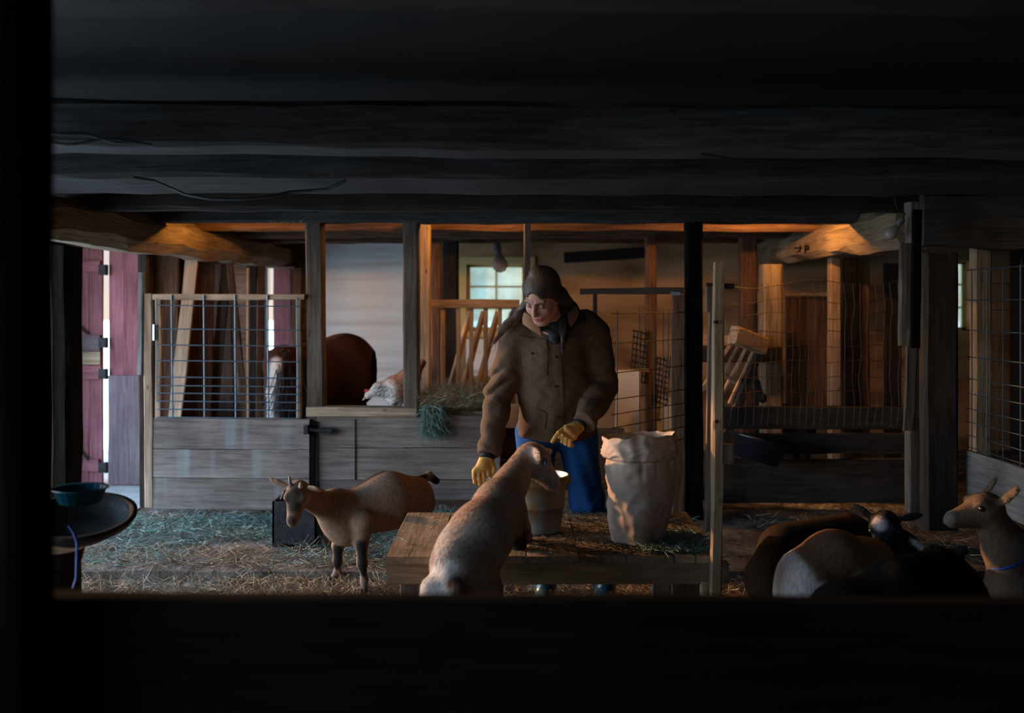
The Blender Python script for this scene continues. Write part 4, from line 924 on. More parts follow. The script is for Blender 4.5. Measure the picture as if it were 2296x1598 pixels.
# brown and white one, curled
def cA(V, fr):
    C = np.tile(np.array((.17, .10, .065)), (len(V), 1)); px = V[:, 0] * FPX / V[:, 1] + 1148; py = 680 - (V[:, 2] - CAMZ) * FPX / V[:, 1]
    wv_ = 1 - ss(-.10, .10, (px - 1800 - 30 * np.sin(py * .03)) / 100 + .0 * py); C = mixc(C, wv_, (.55, .50, .48))
    C = mixc(C, ss(0, .15, (py - 1298) / 100) * (1 - ss(0, .2, (px - 1852) / 100)), (.52, .52, .52)); C = mixc(C, ss(0, .3, (px - 1900) / 100) * .7, (.30, .20, .11)); return C
YA = 4.15
pen_goat([(pp(1812, 1300, YA), pp(1870, 1262, YA + .05), .135, .13), (pp(1870, 1262, YA + .05), pp(1945, 1265, YA + .15), .13, .11), (pp(1800, 1345, YA), pp(1785, 1400, YA), .12, .10), (pp(1945, 1265, 4.3), pp(1955, 1300, 4.25), .10, .07), (pp(1830, 1440, YA), pp(1960, 1440, YA + .1), .12, .1)] + legs4([X(1800, YA), X(1930, YA)], [4.1, 4.25], .32),
    None, cA, 'goat with brown back and white hindquarters beside the stand leg', (X(1860, YA), YA, GL), ((X(1680, YA), 3.85, GL - .03), (X(2040, YA), 4.6, .62)))
# dark brown one lying behind it
def cB(V, fr): return np.tile(np.array((.028, .017, .012)), (len(V), 1))
pen_goat([(pp(1760, 1235, 4.75), pp(1900, 1215, 4.85), .13, .14), (pp(1740, 1300, 4.7), pp(1900, 1300, 4.8), .15, .15), (pp(1735, 1250, 4.65), pp(1728, 1330, 4.6), .08, .07)] + legs4([X(1750, 4.7), X(1890, 4.7)], [4.65, 4.8], .25),
    None, cB, 'dark brown goat lying behind the brown and white one', (X(1830, 4.8), 4.8, GL), ((X(1640, 4.7), 4.4, GL - .03), (X(1990, 4.9), 5.15, .6)), fur=5000)
# black goat with white blaze
frC = (P(1985, 1178, 4.55), (-.35, -.6, -.50), (-.2, -.3, 1))
def cC(V, fr):
    C = np.tile(np.array((.020, .022, .026)), (len(V), 1)); hl = hlocal(V, fr); C = mixc(C, blob(hl, (.012, .03, .045), (.035, .04, .02)), (.50, .50, .52)); C = mixc(C, blob(hl, (-.008, .125, -.02), (.026, .035, .026)), (.62, .64, .66))
    C = mixc(C, seg_mask(hl, [(-.032, .02, .04), (-.022, .07, .018), (-.012, .11, 0)], .006), (.45, .42, .38)); return C
pen_goat([(pp(1985, 1180, 4.56), pp(2020, 1235, 4.65), .055, .075), (pp(2020, 1235, 4.65), pp(2040, 1290, 4.75), .09, .13), (pp(2040, 1290, 4.75), pp(2110, 1300, 4.9), .14, .14)] + legs4([X(2030, 4.75), X(2110, 4.85)], [4.7, 4.9], .2),
    frC, cC, 'black goat with white blaze and white muzzle patch looking down by the pale post foot', (X(2040, 4.75), 4.75, GL), ((X(1900, 4.6), 4.15, GL - .03), (X(2200, 4.9), 5.15, .75)), h=.009, hs=1.25, ears=((1, -.2, .5), (-1, -.3, .1)))
# big black goat in front
frD = (P(2100, 1262, 3.75), (-.75, -.45, -.35), (0, 0, 1))
def cD(V, fr):
    C = np.tile(np.array((.004, .004, .004)), (len(V), 1)); hl = hlocal(V, fr); return mixc(C, blob(hl, (.08, -.02, .04), (.05, .03, .03)) * .5, (.14, .15, .16))
pen_goat([(pp(1905, 1400, 3.55), pp(2060, 1390, 3.6), .16, .17), (pp(2060, 1390, 3.6), pp(2130, 1350, 3.7), .17, .14), (pp(2010, 1330, 3.6), pp(2110, 1300, 3.7), .13, .11), (pp(2120, 1310, 3.7), pp(2100, 1265, 3.75), .10, .06)] + legs4([X(1920, 3.5), X(2110, 3.6)], [3.5, 3.7], .3),
    frD, cD, 'big black goat nearest the camera in the dark right pen', (X(2030, 3.6), 3.6, GL), ((X(1780, 3.4), 3.2, GL - .03), (X(2260, 3.8), 4.1, .66)), hs=1.1, ears=((.9, -.2, .35), (-.8, -.2, .5)))
# fawn goat with a blue collar
frE = (P(2210, 1138, 3.95), (-.93, -.12, -.02), (-.1, -.1, 1))
def cE(V, fr):
    C = np.tile(np.array((.13, .092, .066)), (len(V), 1)) * (1 + .1 * vnoise(V, 12, 4))[:, None]; hl = hlocal(V, fr); C = mixc(C, seg_mask(V, [pp(2245, 1110, 3.95), pp(2285, 1180, 4.0), pp(2320, 1260, 4.05)], .045), (.12, .07, .045))
    C = mixc(C, blob(hl, (0, .16, -.03), (.03, .03, .04)), (.16, .14, .135)); return C
oE = pen_goat([(pp(2212, 1150, 3.96), pp(2262, 1235, 4.0), .062, .085), (pp(2262, 1235, 4.0), pp(2310, 1330, 4.05), .095, .15), (pp(2310, 1330, 4.05), pp(2450, 1330, 4.1), .17, .18)] + legs4([X(2310, 4.0), X(2450, 4.0)], [3.95, 4.15], .3),
    frE, cE, 'fawn goat with blue collar raising its head by the pale fence board', (X(2320, 4.05), 4.05, GL), ((X(2090, 3.95), 3.70, GL - .03), (X(2580, 4.2), 4.45, .90)), h=.009, hs=1.2, ears=((.25, -.75, .8), (-.25, -.75, .8)))
m = MB(); cc = P(2264, 1240, 4.0); ax = Vector((.55, .05, -.8)).normalized(); u_ = ax.cross(Vector((0, 1, 0))).normalized(); v_ = ax.cross(u_)
ring = [cc + u_ * .094 * math.cos(a) + v_ * .094 * math.sin(a) for a in np.linspace(0, 2 * math.pi, 25)]
m.tube(ring, .009, 6); m.build('collar', plain('blue_webbing', (.01, .09, .50), .6), oE, smooth=True)
# small black kid behind the low wall
frF = (P(1708, 868, 7.9), (-.2, -.9, -.2), (0, 0, 1))
pen_goat([(pp(1708, 872, 7.95), pp(1720, 925, 8.25), .07, .10), (pp(1720, 930, 8.3), pp(1790, 960, 8.55), .15, .15)] + legs4([X(1720, 8.3), X(1790, 8.5)], [8.3, 8.55], .45, 0.0),
    frF, (lambda V, fr: np.tile(np.array(BLK) * .7, (len(V), 1))), 'black goat peering over the low plank wall beneath the tilted rack', (X(1740, 8.2), 8.2, 0), ((X(1640, 7.9), 7.5, -.02), (X(1880, 8.4), 8.95, .98)), hs=1.35, fur=3000, h=.012, grp='goats kept behind the low wall')

# ---------------- pony in the stall
B = Body((X(560, 8.2), 7.35, -.02), (X(860, 9.0), 9.2, 1.32), .015)
B.cone(pp(772, 838, 8.45), pp(700, 850, 8.3), .30, .29, .1, (1, 1, 1.05)); B.cone(pp(772, 815, 8.45), pp(790, 830, 8.5), .24, .22, .1); B.cone(pp(700, 850, 8.3), pp(670, 840, 8.1), .28, .2, .1)
B.cone(pp(670, 832, 8.1), pp(635, 810, 7.8), .19, .12, .1); B.cone(pp(625, 815, 7.7), pp(618, 880, 7.62), .105, .075, .06); B.cone(pp(618, 880, 7.62), pp(614, 945, 7.58), .072, .058, .05); B.cone(pp(640, 812, 7.8), pp(622, 822, 7.7), .12, .10, .06)
for sd in (-1, 1): B.cone(pp(620 + sd * 14, 806, 7.72), pp(618 + sd * 19, 785, 7.72), .028, .010, .02)
for x_, y_ in ((X(690, 8.2), 8.05), (X(700, 8.2), 8.4), (X(775, 8.5), 8.3), (X(790, 8.5), 8.65)): B.cone((x_, y_, .55), (x_, y_, .3), .11, .055, .08); B.cone((x_, y_, .3), (x_, y_, .02), .05, .045, .03)
def colp(V):
    C = np.tile(np.array((.055, .019, .012)), (len(V), 1)); px = V[:, 0] * FPX / V[:, 1] + 1148
    C = mixc(C, seg_mask(V, [pp(618, 812, 7.55), pp(612, 880, 7.53), pp(610, 960, 7.5)], .06), (.72, .64, .60)); C = mixc(C, seg_mask(V, [pp(832, 790, 8.3), pp(800, 752, 8.3)], .02) * .0, BLK); return C
o = mesh_obj('pony', *B.mesh()[:2], M_FUR, smooth=True, col=colp(B.mesh()[0]), origin=(X(720, 8.3), 8.3, 0)); tag(o, 'chestnut pony with a white face, its rump showing beside the whitewashed wall', 'pony')
Vv = np.array([P(650, 800, 7.72)]); rs = np.random.RandomState(5); n = 2600
t_ = rs.uniform(0, 1, n)[:, None]; base = np.array(P(632, 795, 7.66)) * (1 - t_) + np.array(P(690, 815, 7.95)) * t_; base = base + rs.normal(size=(n, 3)) * .02
blades('mane', base, np.tile((.05, -.35, -1.0), (n, 1)) + rs.normal(size=(n, 3)) * .12, rs.uniform(.25, .5, n), np.full(n, .008), np.tile(np.array((.018, .018, .024)), (n, 1)), M_HAIR, .15, 6, o)
for sd in (-1, 1):
    m = MB(); m.lathe([(.018 * math.cos(a), .018 * math.sin(a)) for a in np.linspace(-1.57, 1.57, 7)], 10); m.build('eye', M_EYE_DARK, o, M=T(P(624 + sd * 22, 835, 7.66)), smooth=True)

# ---------------- hen pecking on the sill
B = Body((X(800, 6.9), 6.72, .70), (X(960, 7.2), 7.3, 1.12), .005)
B.cone(pp(890, 868, 7.05), pp(918, 850, 7.08), .088, .075, .04); B.cone(pp(878, 875, 7.03), pp(850, 872, 7.0), .078, .045, .04); B.cone(pp(850, 872, 7.0), pp(828, 884, 6.98), .042, .024, .03)
B.ell(pp(824, 886, 6.98), (.022, .02, .02), .01); B.cone(pp(918, 845, 7.08), pp(945, 815, 7.1), .06, .03, .04); B.cone(pp(818, 892, 6.98), pp(812, 898, 6.98), .007, .003, .005)
B.cone(pp(895, 895, 7.04), pp(893, 914, 7.02), .04, .012, .03); B.cone(pp(880, 895, 7.0), pp(876, 912, 6.98), .04, .012, .03)
def colh(V):
    C = np.tile(np.array((.40, .20, .12)), (len(V), 1)); C = mixc(C, seg_mask(V, [pp(826, 884, 6.95), pp(862, 876, 6.98), pp(872, 900, 7.0)], .075), (.66, .62, .58))
    st_ = .5 + .5 * np.sin(V[:, 2] * 420 + V[:, 0] * 190); nk = seg_mask(V, [pp(848, 876, 6.95), pp(868, 882, 6.97)], .045); C = mixc(C, nk * (st_ > .55), (.03, .05, .06))
    C = mixc(C, blob(V, pp(880, 905, 7.0), (.06, .1, .05)), (.68, .66, .64)); C = mixc(C, blob(V, pp(812, 898, 6.98), (.012, .02, .012)), (.45, .35, .2)); return C
V, Q = B.mesh(); V2, Q2, C2 = add_fur(V, Q, colh(V), 5000, .022, lambda p: np.tile(np.array((1.0, 0, .35)), (len(p), 1)), width=.006, up=.2)
o = mesh_obj('hen', V2, Q2, M_FEATH, smooth=True, col=C2, origin=tuple(P(890, 914, 7.0))); tag(o, 'hen with speckled white neck bending to peck on the sill', 'hen')
m = MB(); m.lathe([(.004 * math.cos(a), .004 * math.sin(a)) for a in np.linspace(-1.57, 1.57, 7)], 10); m.build('eye', M_EYE_DARK, o, M=T(P(823, 884, 6.96)), smooth=True)
m = MB(); m.add([P(818, 880, 6.975), P(834, 876, 6.975), P(830, 870, 6.975), P(825, 874, 6.975), P(821, 871, 6.975), P(816, 875, 6.975)], [(0, 1, 2, 3, 4, 5)]); m.tube([P(817, 878, 6.975), P(833, 872, 6.975)], .004, 5); m.build('comb', plain('red_comb', (.45, .05, .04), .6), o)
# ------------------------------------------------------------------ the person
YP = 4.95
per_org = (X(1280, 5.0), 5.0, GL)
HC = P(1216, 664, 4.60)                      # centre of the head
yaw, pit = math.radians(30), math.radians(38)
fwd = Vector((-math.sin(yaw) * math.cos(pit), -math.cos(yaw) * math.cos(pit), -math.sin(pit)))
frH = dirframe(HC, fwd, (.10, 0, 1))
# note: dirframe x axis points to the person's own right-hand side of the picture's left
B = Body((X(1050, 4.9), 4.35, GL - .02), (X(1400, 5.0), 5.30, 1.72), .014, fine=((HC.x - .13, 4.42, 1.30), (HC.x + .13, 4.80, 1.68), .0030))
def head_fields(B, fr):
    B.ell((0, -.012, .035), (.074, .092, .092), .03, fr=fr); B.ell((0, .028, -.025), (.060, .066, .085), .03, fr=fr)
    B.ell((0, .060, -.092), (.026, .026, .024), .035, fr=fr); B.cone((-.050, .01, -.055), (-.015, .055, -.098), .018, .018, .03, fr=fr); B.cone((.050, .01, -.055), (.015, .055, -.098), .018, .018, .03, fr=fr)
    for sd in (-1, 1):
        B.ell((sd * .037, .062, -.028), (.022, .022, .024), .02, fr=fr)                       # cheek
        B.cone((sd * .012, .088, .028), (sd * .044, .078, .030), .009, .008, .012, fr=fr)     # brow
        B.ell((sd * .031, .094, .008), (.018, .016, .012), .010, fr=fr, sub=True)             # socket
        B.ell((sd * .031, .0765, .006), (.0135, .0135, .0125), .003, fr=fr)                    # lowered lid
        B.cone((sd * .017, .0925, .000), (sd * .045, .083, .000), .0022, .0018, .003, fr=fr)    # lash line
        B.ell((sd * .0095, .103, -.030), (.008, .010, .0075), .006, fr=fr)                     # nostril wing
        B.ell((sd * .0075, .110, -.038), (.003, .004, .004), .002, fr=fr, sub=True)
        B.ell((sd * .074, -.008, -.005), (.010, .020, .030), .010, rot=(0, 0, sd * .3), fr=fr)
    B.cone((0, .090, .022), (0, .112, -.020), .0075, .0090, .012, fr=fr); B.ell((0, .115, -.024), (.0095, .009, .009), .008, fr=fr)
    B.ell((0, .086, -.060), (.026, .014, .016), .014, fr=fr)
    B.cone((-.018, .0935, -.056), (.018, .0935, -.056), .0050, .0050, .004, fr=fr); B.ell((0, .0985, -.055), (.010, .006, .005), .005, fr=fr)
    B.cone((-.015, .0940, -.0670), (.015, .0940, -.0670), .0058, .0058, .004, fr=fr); B.ell((0, .098, -.068), (.011, .006, .0055), .005, fr=fr)
    B.cone((-.020, .1000, -.0610), (.020, .1000, -.0610), .0016, .0016, .002, fr=fr, sub=True)
    B.cone((-.010, .098, -.079), (.010, .098, -.079), .004, .004, .006, fr=fr, sub=True)
head_fields(B, frH)
nb = frH @ Vector((0, -.035, -.06)); B.cone(tuple(nb), pp(1240, 740, 4.82), .052, .060, .02)
# body core beneath the clothes
B.cone(pp(1240, 745, 4.84), pp(1242, 800, 4.88), .075, .09, .05, (1.35, 1, 1)); B.cone(pp(1242, 800, 4.88), pp(1245, 950, 4.98), .09, .09, .05, (1.3, 1, 1))
AL = [pp(1160, 750, 4.86), pp(1118, 885, 4.90), pp(1094, 1025, 4.74), pp(1084, 1042, 4.73)]
AR = [pp(1325, 745, 4.88), pp(1352, 865, 4.96), pp(1300, 955, 4.72), pp(1288, 964, 4.70)]
for A_ in (AL, AR): B.cone(A_[0], A_[1], .048, .038, .03); B.cone(A_[1], A_[2], .038, .026, .03); B.cone(A_[2], A_[3], .024, .026, .02); 
LL = [pp(1200, 965, 4.99), pp(1206, 1130, 4.97), (X(1222, 5.05), 5.05, .08)]
LR = [pp(1292, 965, 5.01), pp(1316, 1120, 4.96), (X(1356, 5.05), 5.05, .08)]
for A_ in (LL, LR): B.cone(A_[0], A_[1], .078, .055, .04); B.cone(A_[1], A_[2], .055, .038, .04); B.cone(A_[2], (A_[2][0], A_[2][1] - .08, GL + .035), .034, .022, .03)
# hands: palm and five fingers each, the gloves repeat these a little thicker
def hand_chains(side):
    """list of chains (points, radii) in world space, plus palm cones"""
    ch = []
    if side == 'L':   # picture-left hand hanging down, fingers curling under
        w0 = Vector(pp(1086, 1036, 4.73)); k = Vector(pp(1079, 1054, 4.72))
        ax_ = Vector((1, .15, .10)).normalized()          # across the knuckles
        palm = [(w0, k + ax_ * (-.026), .025, .021), (w0, k + ax_ * (.0), .026, .023), (w0, k + ax_ * (.026), .024, .020)]
        for i, (o_, ln) in enumerate(((-.034, .82), (-.012, .98), (.011, 1.0), (.033, .92))):
            r0 = k + ax_ * o_; p1 = r0 + Vector((.002, -.022, -.030)) * ln; p2 = p1 + Vector((.004, .006, -.030)) * ln; p3 = p2 + Vector((.006, .022, -.012)) * ln
            ch.append(([r0, p1, p2, p3], [.0125, .0115, .0105, .0095]))
        b = w0 + ax_ * .030; ch.append(([b, b + Vector((.016, -.010, -.028)), b + Vector((.012, -.016, -.058)), b + Vector((-.004, -.014, -.078))], [.016, .0125, .0115, .0105]))
    else:             # picture-right hand pinching, index finger reaching down left
        w0 = Vector(pp(1290, 962, 4.70)); k = Vector(pp(1278, 971, 4.66)); ax_ = Vector((.75, -.10, -.62)).normalized()
        palm = [(w0, k + ax_ * (-.022), .026, .022), (w0, k, .028, .024), (w0, k + ax_ * (.024), .025, .021)]
        k = k + Vector((-.010, 0, 0))
        r0 = k + ax_ * (-.028); ch.append(([r0, r0 + Vector((-.022, -.020, -.014)), r0 + Vector((-.040, -.026, -.034)), r0 + Vector((-.052, -.022, -.054))], [.0125, .0115, .0105, .0095]))
        for o_, ln in ((-.006, 1.0), (.014, .95), (.033, .80)):
            r0 = k + ax_ * o_; ch.append(([r0, r0 + Vector((-.020, -.024, -.012)) * ln, r0 + Vector((-.022, -.014, -.040)) * ln, r0 + Vector((-.006, .008, -.046)) * ln], [.0125, .0118, .0108, .0098]))
        b = w0 + Vector((-.014, -.005, .018)); ch.append(([b, b + Vector((-.030, -.012, -.006)), b + Vector((-.052, -.010, -.030)), b + Vector((-.062, -.012, -.052))], [.016, .0130, .0115, .0100]))
    return palm, ch
def hand_fields(B, side, grow):
    palm, ch = hand_chains(side)
    for a, b, ra, rb in palm: B.cone(tuple(a), tuple(b), ra * .8 + grow, rb * .8 + grow, .012)
    for pts, rr_ in ch:
        for i in range(3): B.cone(tuple(pts[i]), tuple(pts[i + 1]), rr_[i] * .85 + grow, rr_[i + 1] * .85 + grow, .0025)
hand_fields(B, 'L', -.002); hand_fields(B, 'R', -.002)
V, Q = B.mesh(); hl = hlocal(V, frH)
C = np.tile(np.array((.50, .285, .215)), (len(V), 1)) * (1 + .05 * vnoise(V, 40, 8))[:, None]
C = mixc(C, blob(hl, (0, .098, -.061), (.024, .02, .0125), .25), (.42, .14, .12)); C = mixc(C, seg_mask(hl, [(-.02, .1, -.061), (.02, .1, -.061)], .0022), (.16, .05, .05))
for sd in (-1, 1):
    C = mixc(C, seg_mask(hl, [(sd * .013, .098, .026), (sd * .030, .094, .031), (sd * .048, .082, .026)], .0056) * .9, (.07, .04, .03))
    C = mixc(C, seg_mask(hl, [(sd * .016, .094, -.001), (sd * .031, .095, -.005), (sd * .046, .085, 0)], .0050), (.03, .02, .018))
    C = mixc(C, blob(hl, (sd * .040, .075, -.03), (.022, .03, .02), .6) * .35, (.55, .21, .17)); C = mixc(C, blob(hl, (sd * .0075, .112, -.038), (.004, .006, .004)), (.10, .05, .04))
    C = mixc(C, blob(hl, (sd * .031, .09, .012), (.020, .016, .014), .5) * .55, (.24, .13, .10))  # lids painted darker to hold down the light on them
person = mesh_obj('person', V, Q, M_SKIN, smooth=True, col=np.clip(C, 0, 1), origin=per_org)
tag(person, 'person in brown work jacket, jeans and yellow gloves bending over the feed bucket', 'person')

# gloves
for side, nm in (('L', 'glove'), ('R', 'glove')):
    c = AL[3] if side == 'L' else AR[3]
    B = Body(tuple(np.array(c) - .13), tuple(np.array(c) + .13), .0032); hand_fields(B, side, .0012)
    A_ = AL if side == 'L' else AR; B.cone(A_[3], tuple(Vector(A_[2]).lerp(Vector(A_[1]), .10)), .032, .034, .01)
    V, Q = B.mesh(); C = np.tile(np.array((.52, .30, .085)), (len(V), 1)) * (1 + .12 * vnoise(V, 50, 3))[:, None]
    mesh_obj(nm, V, Q, M_GLOVE, person, smooth=True, col=np.clip(C, 0, 1))
    m = MB(); a = Vector(A_[3]).lerp(Vector(A_[2]), .7); d = (Vector(A_[1]) - Vector(A_[2])).normalized(); m.tube([a, a + d * .03], .037, 16); m.build('knit_cuff', plain('black_knit', (.012, .012, .014), .9), person, smooth=True)
# jeans
B = Body((X(1120, 5), 4.75, .12), (X(1400, 5.1), 5.25, .95), .007)
B.cone(pp(1222, 955, 4.99), pp(1270, 955, 5.0), .115, .115, .05, (1, .95, 1))
B.cone(LL[0], LL[1], .100, .078, .03); B.cone(LL[1], LL[2], .078, .068, .04)
B.cone(LR[0], LR[1], .104, .080, .03); B.cone(LR[1], (X(1352, 5.03), 5.03, .14), .080, .070, .04)
def fold_j(x, y, z): return .005 * np.sin(z * 62 + 3 * np.sin(x * 23)) * ss(.75, .35, z) + .003 * np.sin(x * 75 + z * 28) 
B.displace(fold_j)
V, Q = B.mesh(); C = np.tile(np.array((.009, .058, .20)), (len(V), 1)) * (1 + .22 * vnoise(V, 9, 5))[:, None]
C = mixc(C, seg_mask(V, [(LR[0][0] + .095, 5.02, .8), (LR[1][0] + .078, 4.98, .45)], .004) * .6, (.03, .11, .26))
mesh_obj('jeans', V, Q, M_DENIM, person, smooth=True, col=np.clip(C, 0, 1))
# rubber boots
M_BOOT = plain('dark_teal_rubber', (.010, .045, .062), .28, 0, .6)
for A_ in (LL, LR):
    x_, y_ = A_[2][0], A_[2][1]
    B = Body((x_ - .12, y_ - .25, GL - .005), (x_ + .11, y_ + .12, .36), .006)
    B.cone((x_ - (.01 if A_ is LR else 0), y_, .32), (x_, y_, .06), .084, .062, .02); B.cone((x_, y_ + .01, .01), (x_, y_ - .15, GL + .045), .050, .044, .03, (1, 1, .9)); B.cut((0, 0, -1), -(GL + .002)); B.cut((0, 0, 1), .33)
    V, Q = B.mesh(); mesh_obj('boot', V, Q, M_BOOT, person, smooth=True)
# jacket
B = Body((X(1040, 4.9), 4.50, .62), (X(1430, 5.0), 5.30, 1.52), .0065)
B.cone(pp(1238, 775, 4.87), pp(1245, 880, 4.93), .128, .128, .05, (1.36, 1, 1)); B.cone(pp(1245, 880, 4.93), pp(1247, 1000, 4.99), .128, .142, .05, (1.38, 1, 1))
B.cone(pp(1175, 742, 4.86), pp(1310, 730, 4.88), .078, .082, .06); B.cone(pp(1235, 730, 4.84), pp(1240, 760, 4.86), .085, .10, .05)
B.cone(pp(1162, 752, 4.86), AL[1], .080, .068, .035); B.cone(AL[1], pp(1099, 1008, 4.76), .069, .058, .016)
B.cone(pp(1328, 750, 4.88), AR[1], .088, .076, .02); B.cone(AR[1], pp(1308, 950, 4.70), .076, .056, .008)
AB = np.array(AL[2]); 
def fold(x, y, z):
    px = x * FPX / y + 1148; py = 680 - (z - CAMZ) * FPX / y; o = np.zeros_like(x)
    left = ss(1160, 1135, px); right = ss(1300, 1330, px); mid = (1 - left) * (1 - right)
    nm = .55 + .45 * np.sin(px * .031 + py * .017) * np.sin(py * .041 + 1.0)
    o -= left * nm * ss(790, 840, py) * (.020 * np.abs(np.sin(py * .068 + 1.1 * np.sin(px * .05 + 1) + .8 * np.sin(py * .027 + px * .03))) - .010)
    o -= right * nm * ss(790, 840, py) * (.020 * np.abs(np.sin((py + (px - 1340) * .5) * .064 + 1.1 * np.sin(px * .045))) - .010)
    o += mid * (.0045 * np.sin(px * .11 + 2.2 * np.sin(py * .02)) * ss(830, 980, py) + .0035 * np.sin((px * .5 + py) * .055 + 2))
    o += .0022 * np.sin(px * .17 + 1.5 * np.sin(py * .11)) * np.sin(py * .13)
    return o
B.displace(fold)
# neckline and hems
B.ell(tuple(frH @ Vector((0, -.03, -.10))), (.068, .075, .10), .012, sub=True)
V0 = Vector(AL[2]) - Vector(AL[1]); V0.normalize(); pc = Vector(pp(1098, 1022, 4.755))
B.comb(tuple(Vector(pc) - Vector((.12, .12, .12))), tuple(Vector(pc) + Vector((.12, .12, .12))), (lambda p: -((p - np.array(pc)) @ np.array(V0)) ), .004, sub=True)
V1 = Vector(AR[2]) - Vector(AR[1]); V1.normalize(); pc1 = Vector(pp(1304, 957, 4.73))
B.comb(tuple(pc1 - Vector((.10, .09, .10))), tuple(pc1 + Vector((.10, .09, .10))), (lambda p: np.maximum(-((p - np.array(pc1)) @ np.array(V1)), np.sqrt(((p - np.array(pc1)) ** 2).sum(-1)) - .10)), .004, sub=True)
sl, Pb = B.block((X(1130, 4.9), 4.6, .5), (X(1380, 5.1), 5.30, .85))
hem = .80 + .0 * Pb[..., 0]; hemz = Z(985, 4.93) + .018 * np.cos((Pb[..., 0] - X(1250, 4.9)) * 9) * -1 + .012
arm = np.sqrt((Pb[..., 0] - AR[2][0]) ** 2 + (Pb[..., 1] - AR[2][1]) ** 2) < .0
B.F[sl] = np.where(arm, B.F[sl], np.maximum(B.F[sl], (hemz - Pb[..., 2]).astype(np.float32)))
V, Q = B.mesh()
C = np.tile(np.array((.100, .070, .050)), (len(V), 1)) * (1 + .10 * vnoise(V, 11, 9))[:, None]
zip_ = [pp(1236, 765, 4.72), pp(1242, 860, 4.78), pp(1246, 985, 4.84)]
dz = seg_mask(np.stack([V[:, 0], V[:, 0] * 0, V[:, 2]], 1), [(q_[0], 0, q_[2]) for q_ in zip_], .0035); C = mixc(C, dz * (V[:, 1] < 4.9) * .75, (.03, .02, .014))
mesh_obj('jacket', V, Q, M_CLOTH, person, smooth=True, col=np.clip(C, 0, 1))
# jacket details laid onto the cloth: pocket flaps, placket edge, buttons, collar
from mathutils.bvhtree import BVHTree
jb = BVHTree.FromPolygons([tuple(p) for p in V], [tuple(int(i) for i in q_) for q_ in Q])
def on_jacket(px, py, off=.004):
    o_ = Vector((0, 0, CAMZ)); d = (P(px, py, 4.9) - o_).normalized(); h_ = jb.ray_cast(o_, d)
    return (h_[0] - d * off) if h_[0] is not None else P(px, py, 4.72)
def patch(name, quad, mat, off=.004, n=8, th=.005):
    v = []; f = []
    for layer in (off + th, off - .006):
        for j in range(n + 1):
            for i in range(n + 1):
                u = i / n; w2 = j / n; a = [quad[0][k] * (1 - u) + quad[1][k] * u for k in (0, 1)]; b = [quad[3][k] * (1 - u) + quad[2][k] * u for k in (0, 1)]
                v.append(on_jacket(a[0] * (1 - w2) + b[0] * w2, a[1] * (1 - w2) + b[1] * w2, layer))
    N = n + 1; off2 = N * N
    for j in range(n):
        for i in range(n): a = j * N + i; f += [(a, a + N, a + N + 1, a + 1), (off2 + a, off2 + a + 1, off2 + a + N + 1, off2 + a + N)]
    rim = [i for i in range(N)] + [j * N + n for j in range(1, N)] + [n * N + i for i in range(n - 1, -1, -1)] + [j * N for j in range(n - 1, 0, -1)]
    for a, b in zip(rim, rim[1:] + rim[:1]): f.append((a, b, b + off2, a + off2))
    return mesh_obj(name, v, f, mat, person, smooth=False, col=np.tile((.105, .074, .053), (len(v), 1)))
patch('pocket_flap', [(1160, 752), (1224, 762), (1228, 786), (1172, 796)], M_CLOTH); patch('pocket_flap', [(1262, 758), (1330, 752), (1326, 778), (1268, 788)], M_CLOTH)
patch('chest_pocket', [(1168, 790), (1228, 786), (1226, 842), (1176, 846)], M_CLOTH, .0015, 8, .003)
patch('placket', [(1236, 772), (1258, 772), (1266, 985), (1246, 990)], M_CLOTH, .0015, 10, .004)
patch('hip_pocket', [(1180, 908), (1226, 925), (1222, 962), (1178, 952)], M_CLOTH, .002, 8, .003)
m = MB()
for (a, b) in ((1194, 792), (1246, 866), (1248, 800), (1250, 935), (1300, 782)):
    m = MB(); c = on_jacket(a, b, .012); m.tube([c, c + Vector((0, .006, 0))], .0065, 10); m.build('button', M_IRON, person)
def sheet(name, rows, mat, col, th=.006, parent=person, sub=3):
    """thin double-sided surface through a grid of world points"""
    R = [[Vector(p) for p in r] for r in rows]
    for _ in range(sub):
        R = [sum([[a, a.lerp(b, .5)] for a, b in zip(r[:-1], r[1:])], []) + [r[-1]] for r in R]
        R2 = []
        for a, b in zip(R[:-1], R[1:]): R2 += [a, [p.lerp(q_, .5) for p, q_ in zip(a, b)]]
        R = R2 + [R[-1]]
        for _k in range(1):
            R = [[r[i] if i in (0, len(r) - 1) else (r[i - 1] + r[i] * 2 + r[i + 1]) / 4 for i in range(len(r))] for r in R]
            R = [R[j] if j in (0, len(R) - 1) else [(R[j - 1][i] + R[j][i] * 2 + R[j + 1][i]) / 4 for i in range(len(R[j]))] for j in range(len(R))]
    nr, nc = len(R), len(R[0]); v = [p for r in R for p in r] + [p + Vector((0, th, 0)) for r in R for p in r]; f = []; o2 = nr * nc
    for j in range(nr - 1):
        for i in range(nc - 1): a = j * nc + i; f += [(a, a + 1, a + nc + 1, a + nc), (o2 + a, o2 + a + nc, o2 + a + nc + 1, o2 + a + 1)]
    rim = [i for i in range(nc)] + [j * nc + nc - 1 for j in range(1, nr)] + [(nr - 1) * nc + i for i in range(nc - 2, -1, -1)] + [j * nc for j in range(nr - 2, 0, -1)]
    for a, b in zip(rim, rim[1:] + rim[:1]): f.append((b, a, a + o2, b + o2))
    return mesh_obj(name, v, f, mat, parent, smooth=True, col=np.tile(col, (len(v), 1)))
CC = (.30, .17, .105)
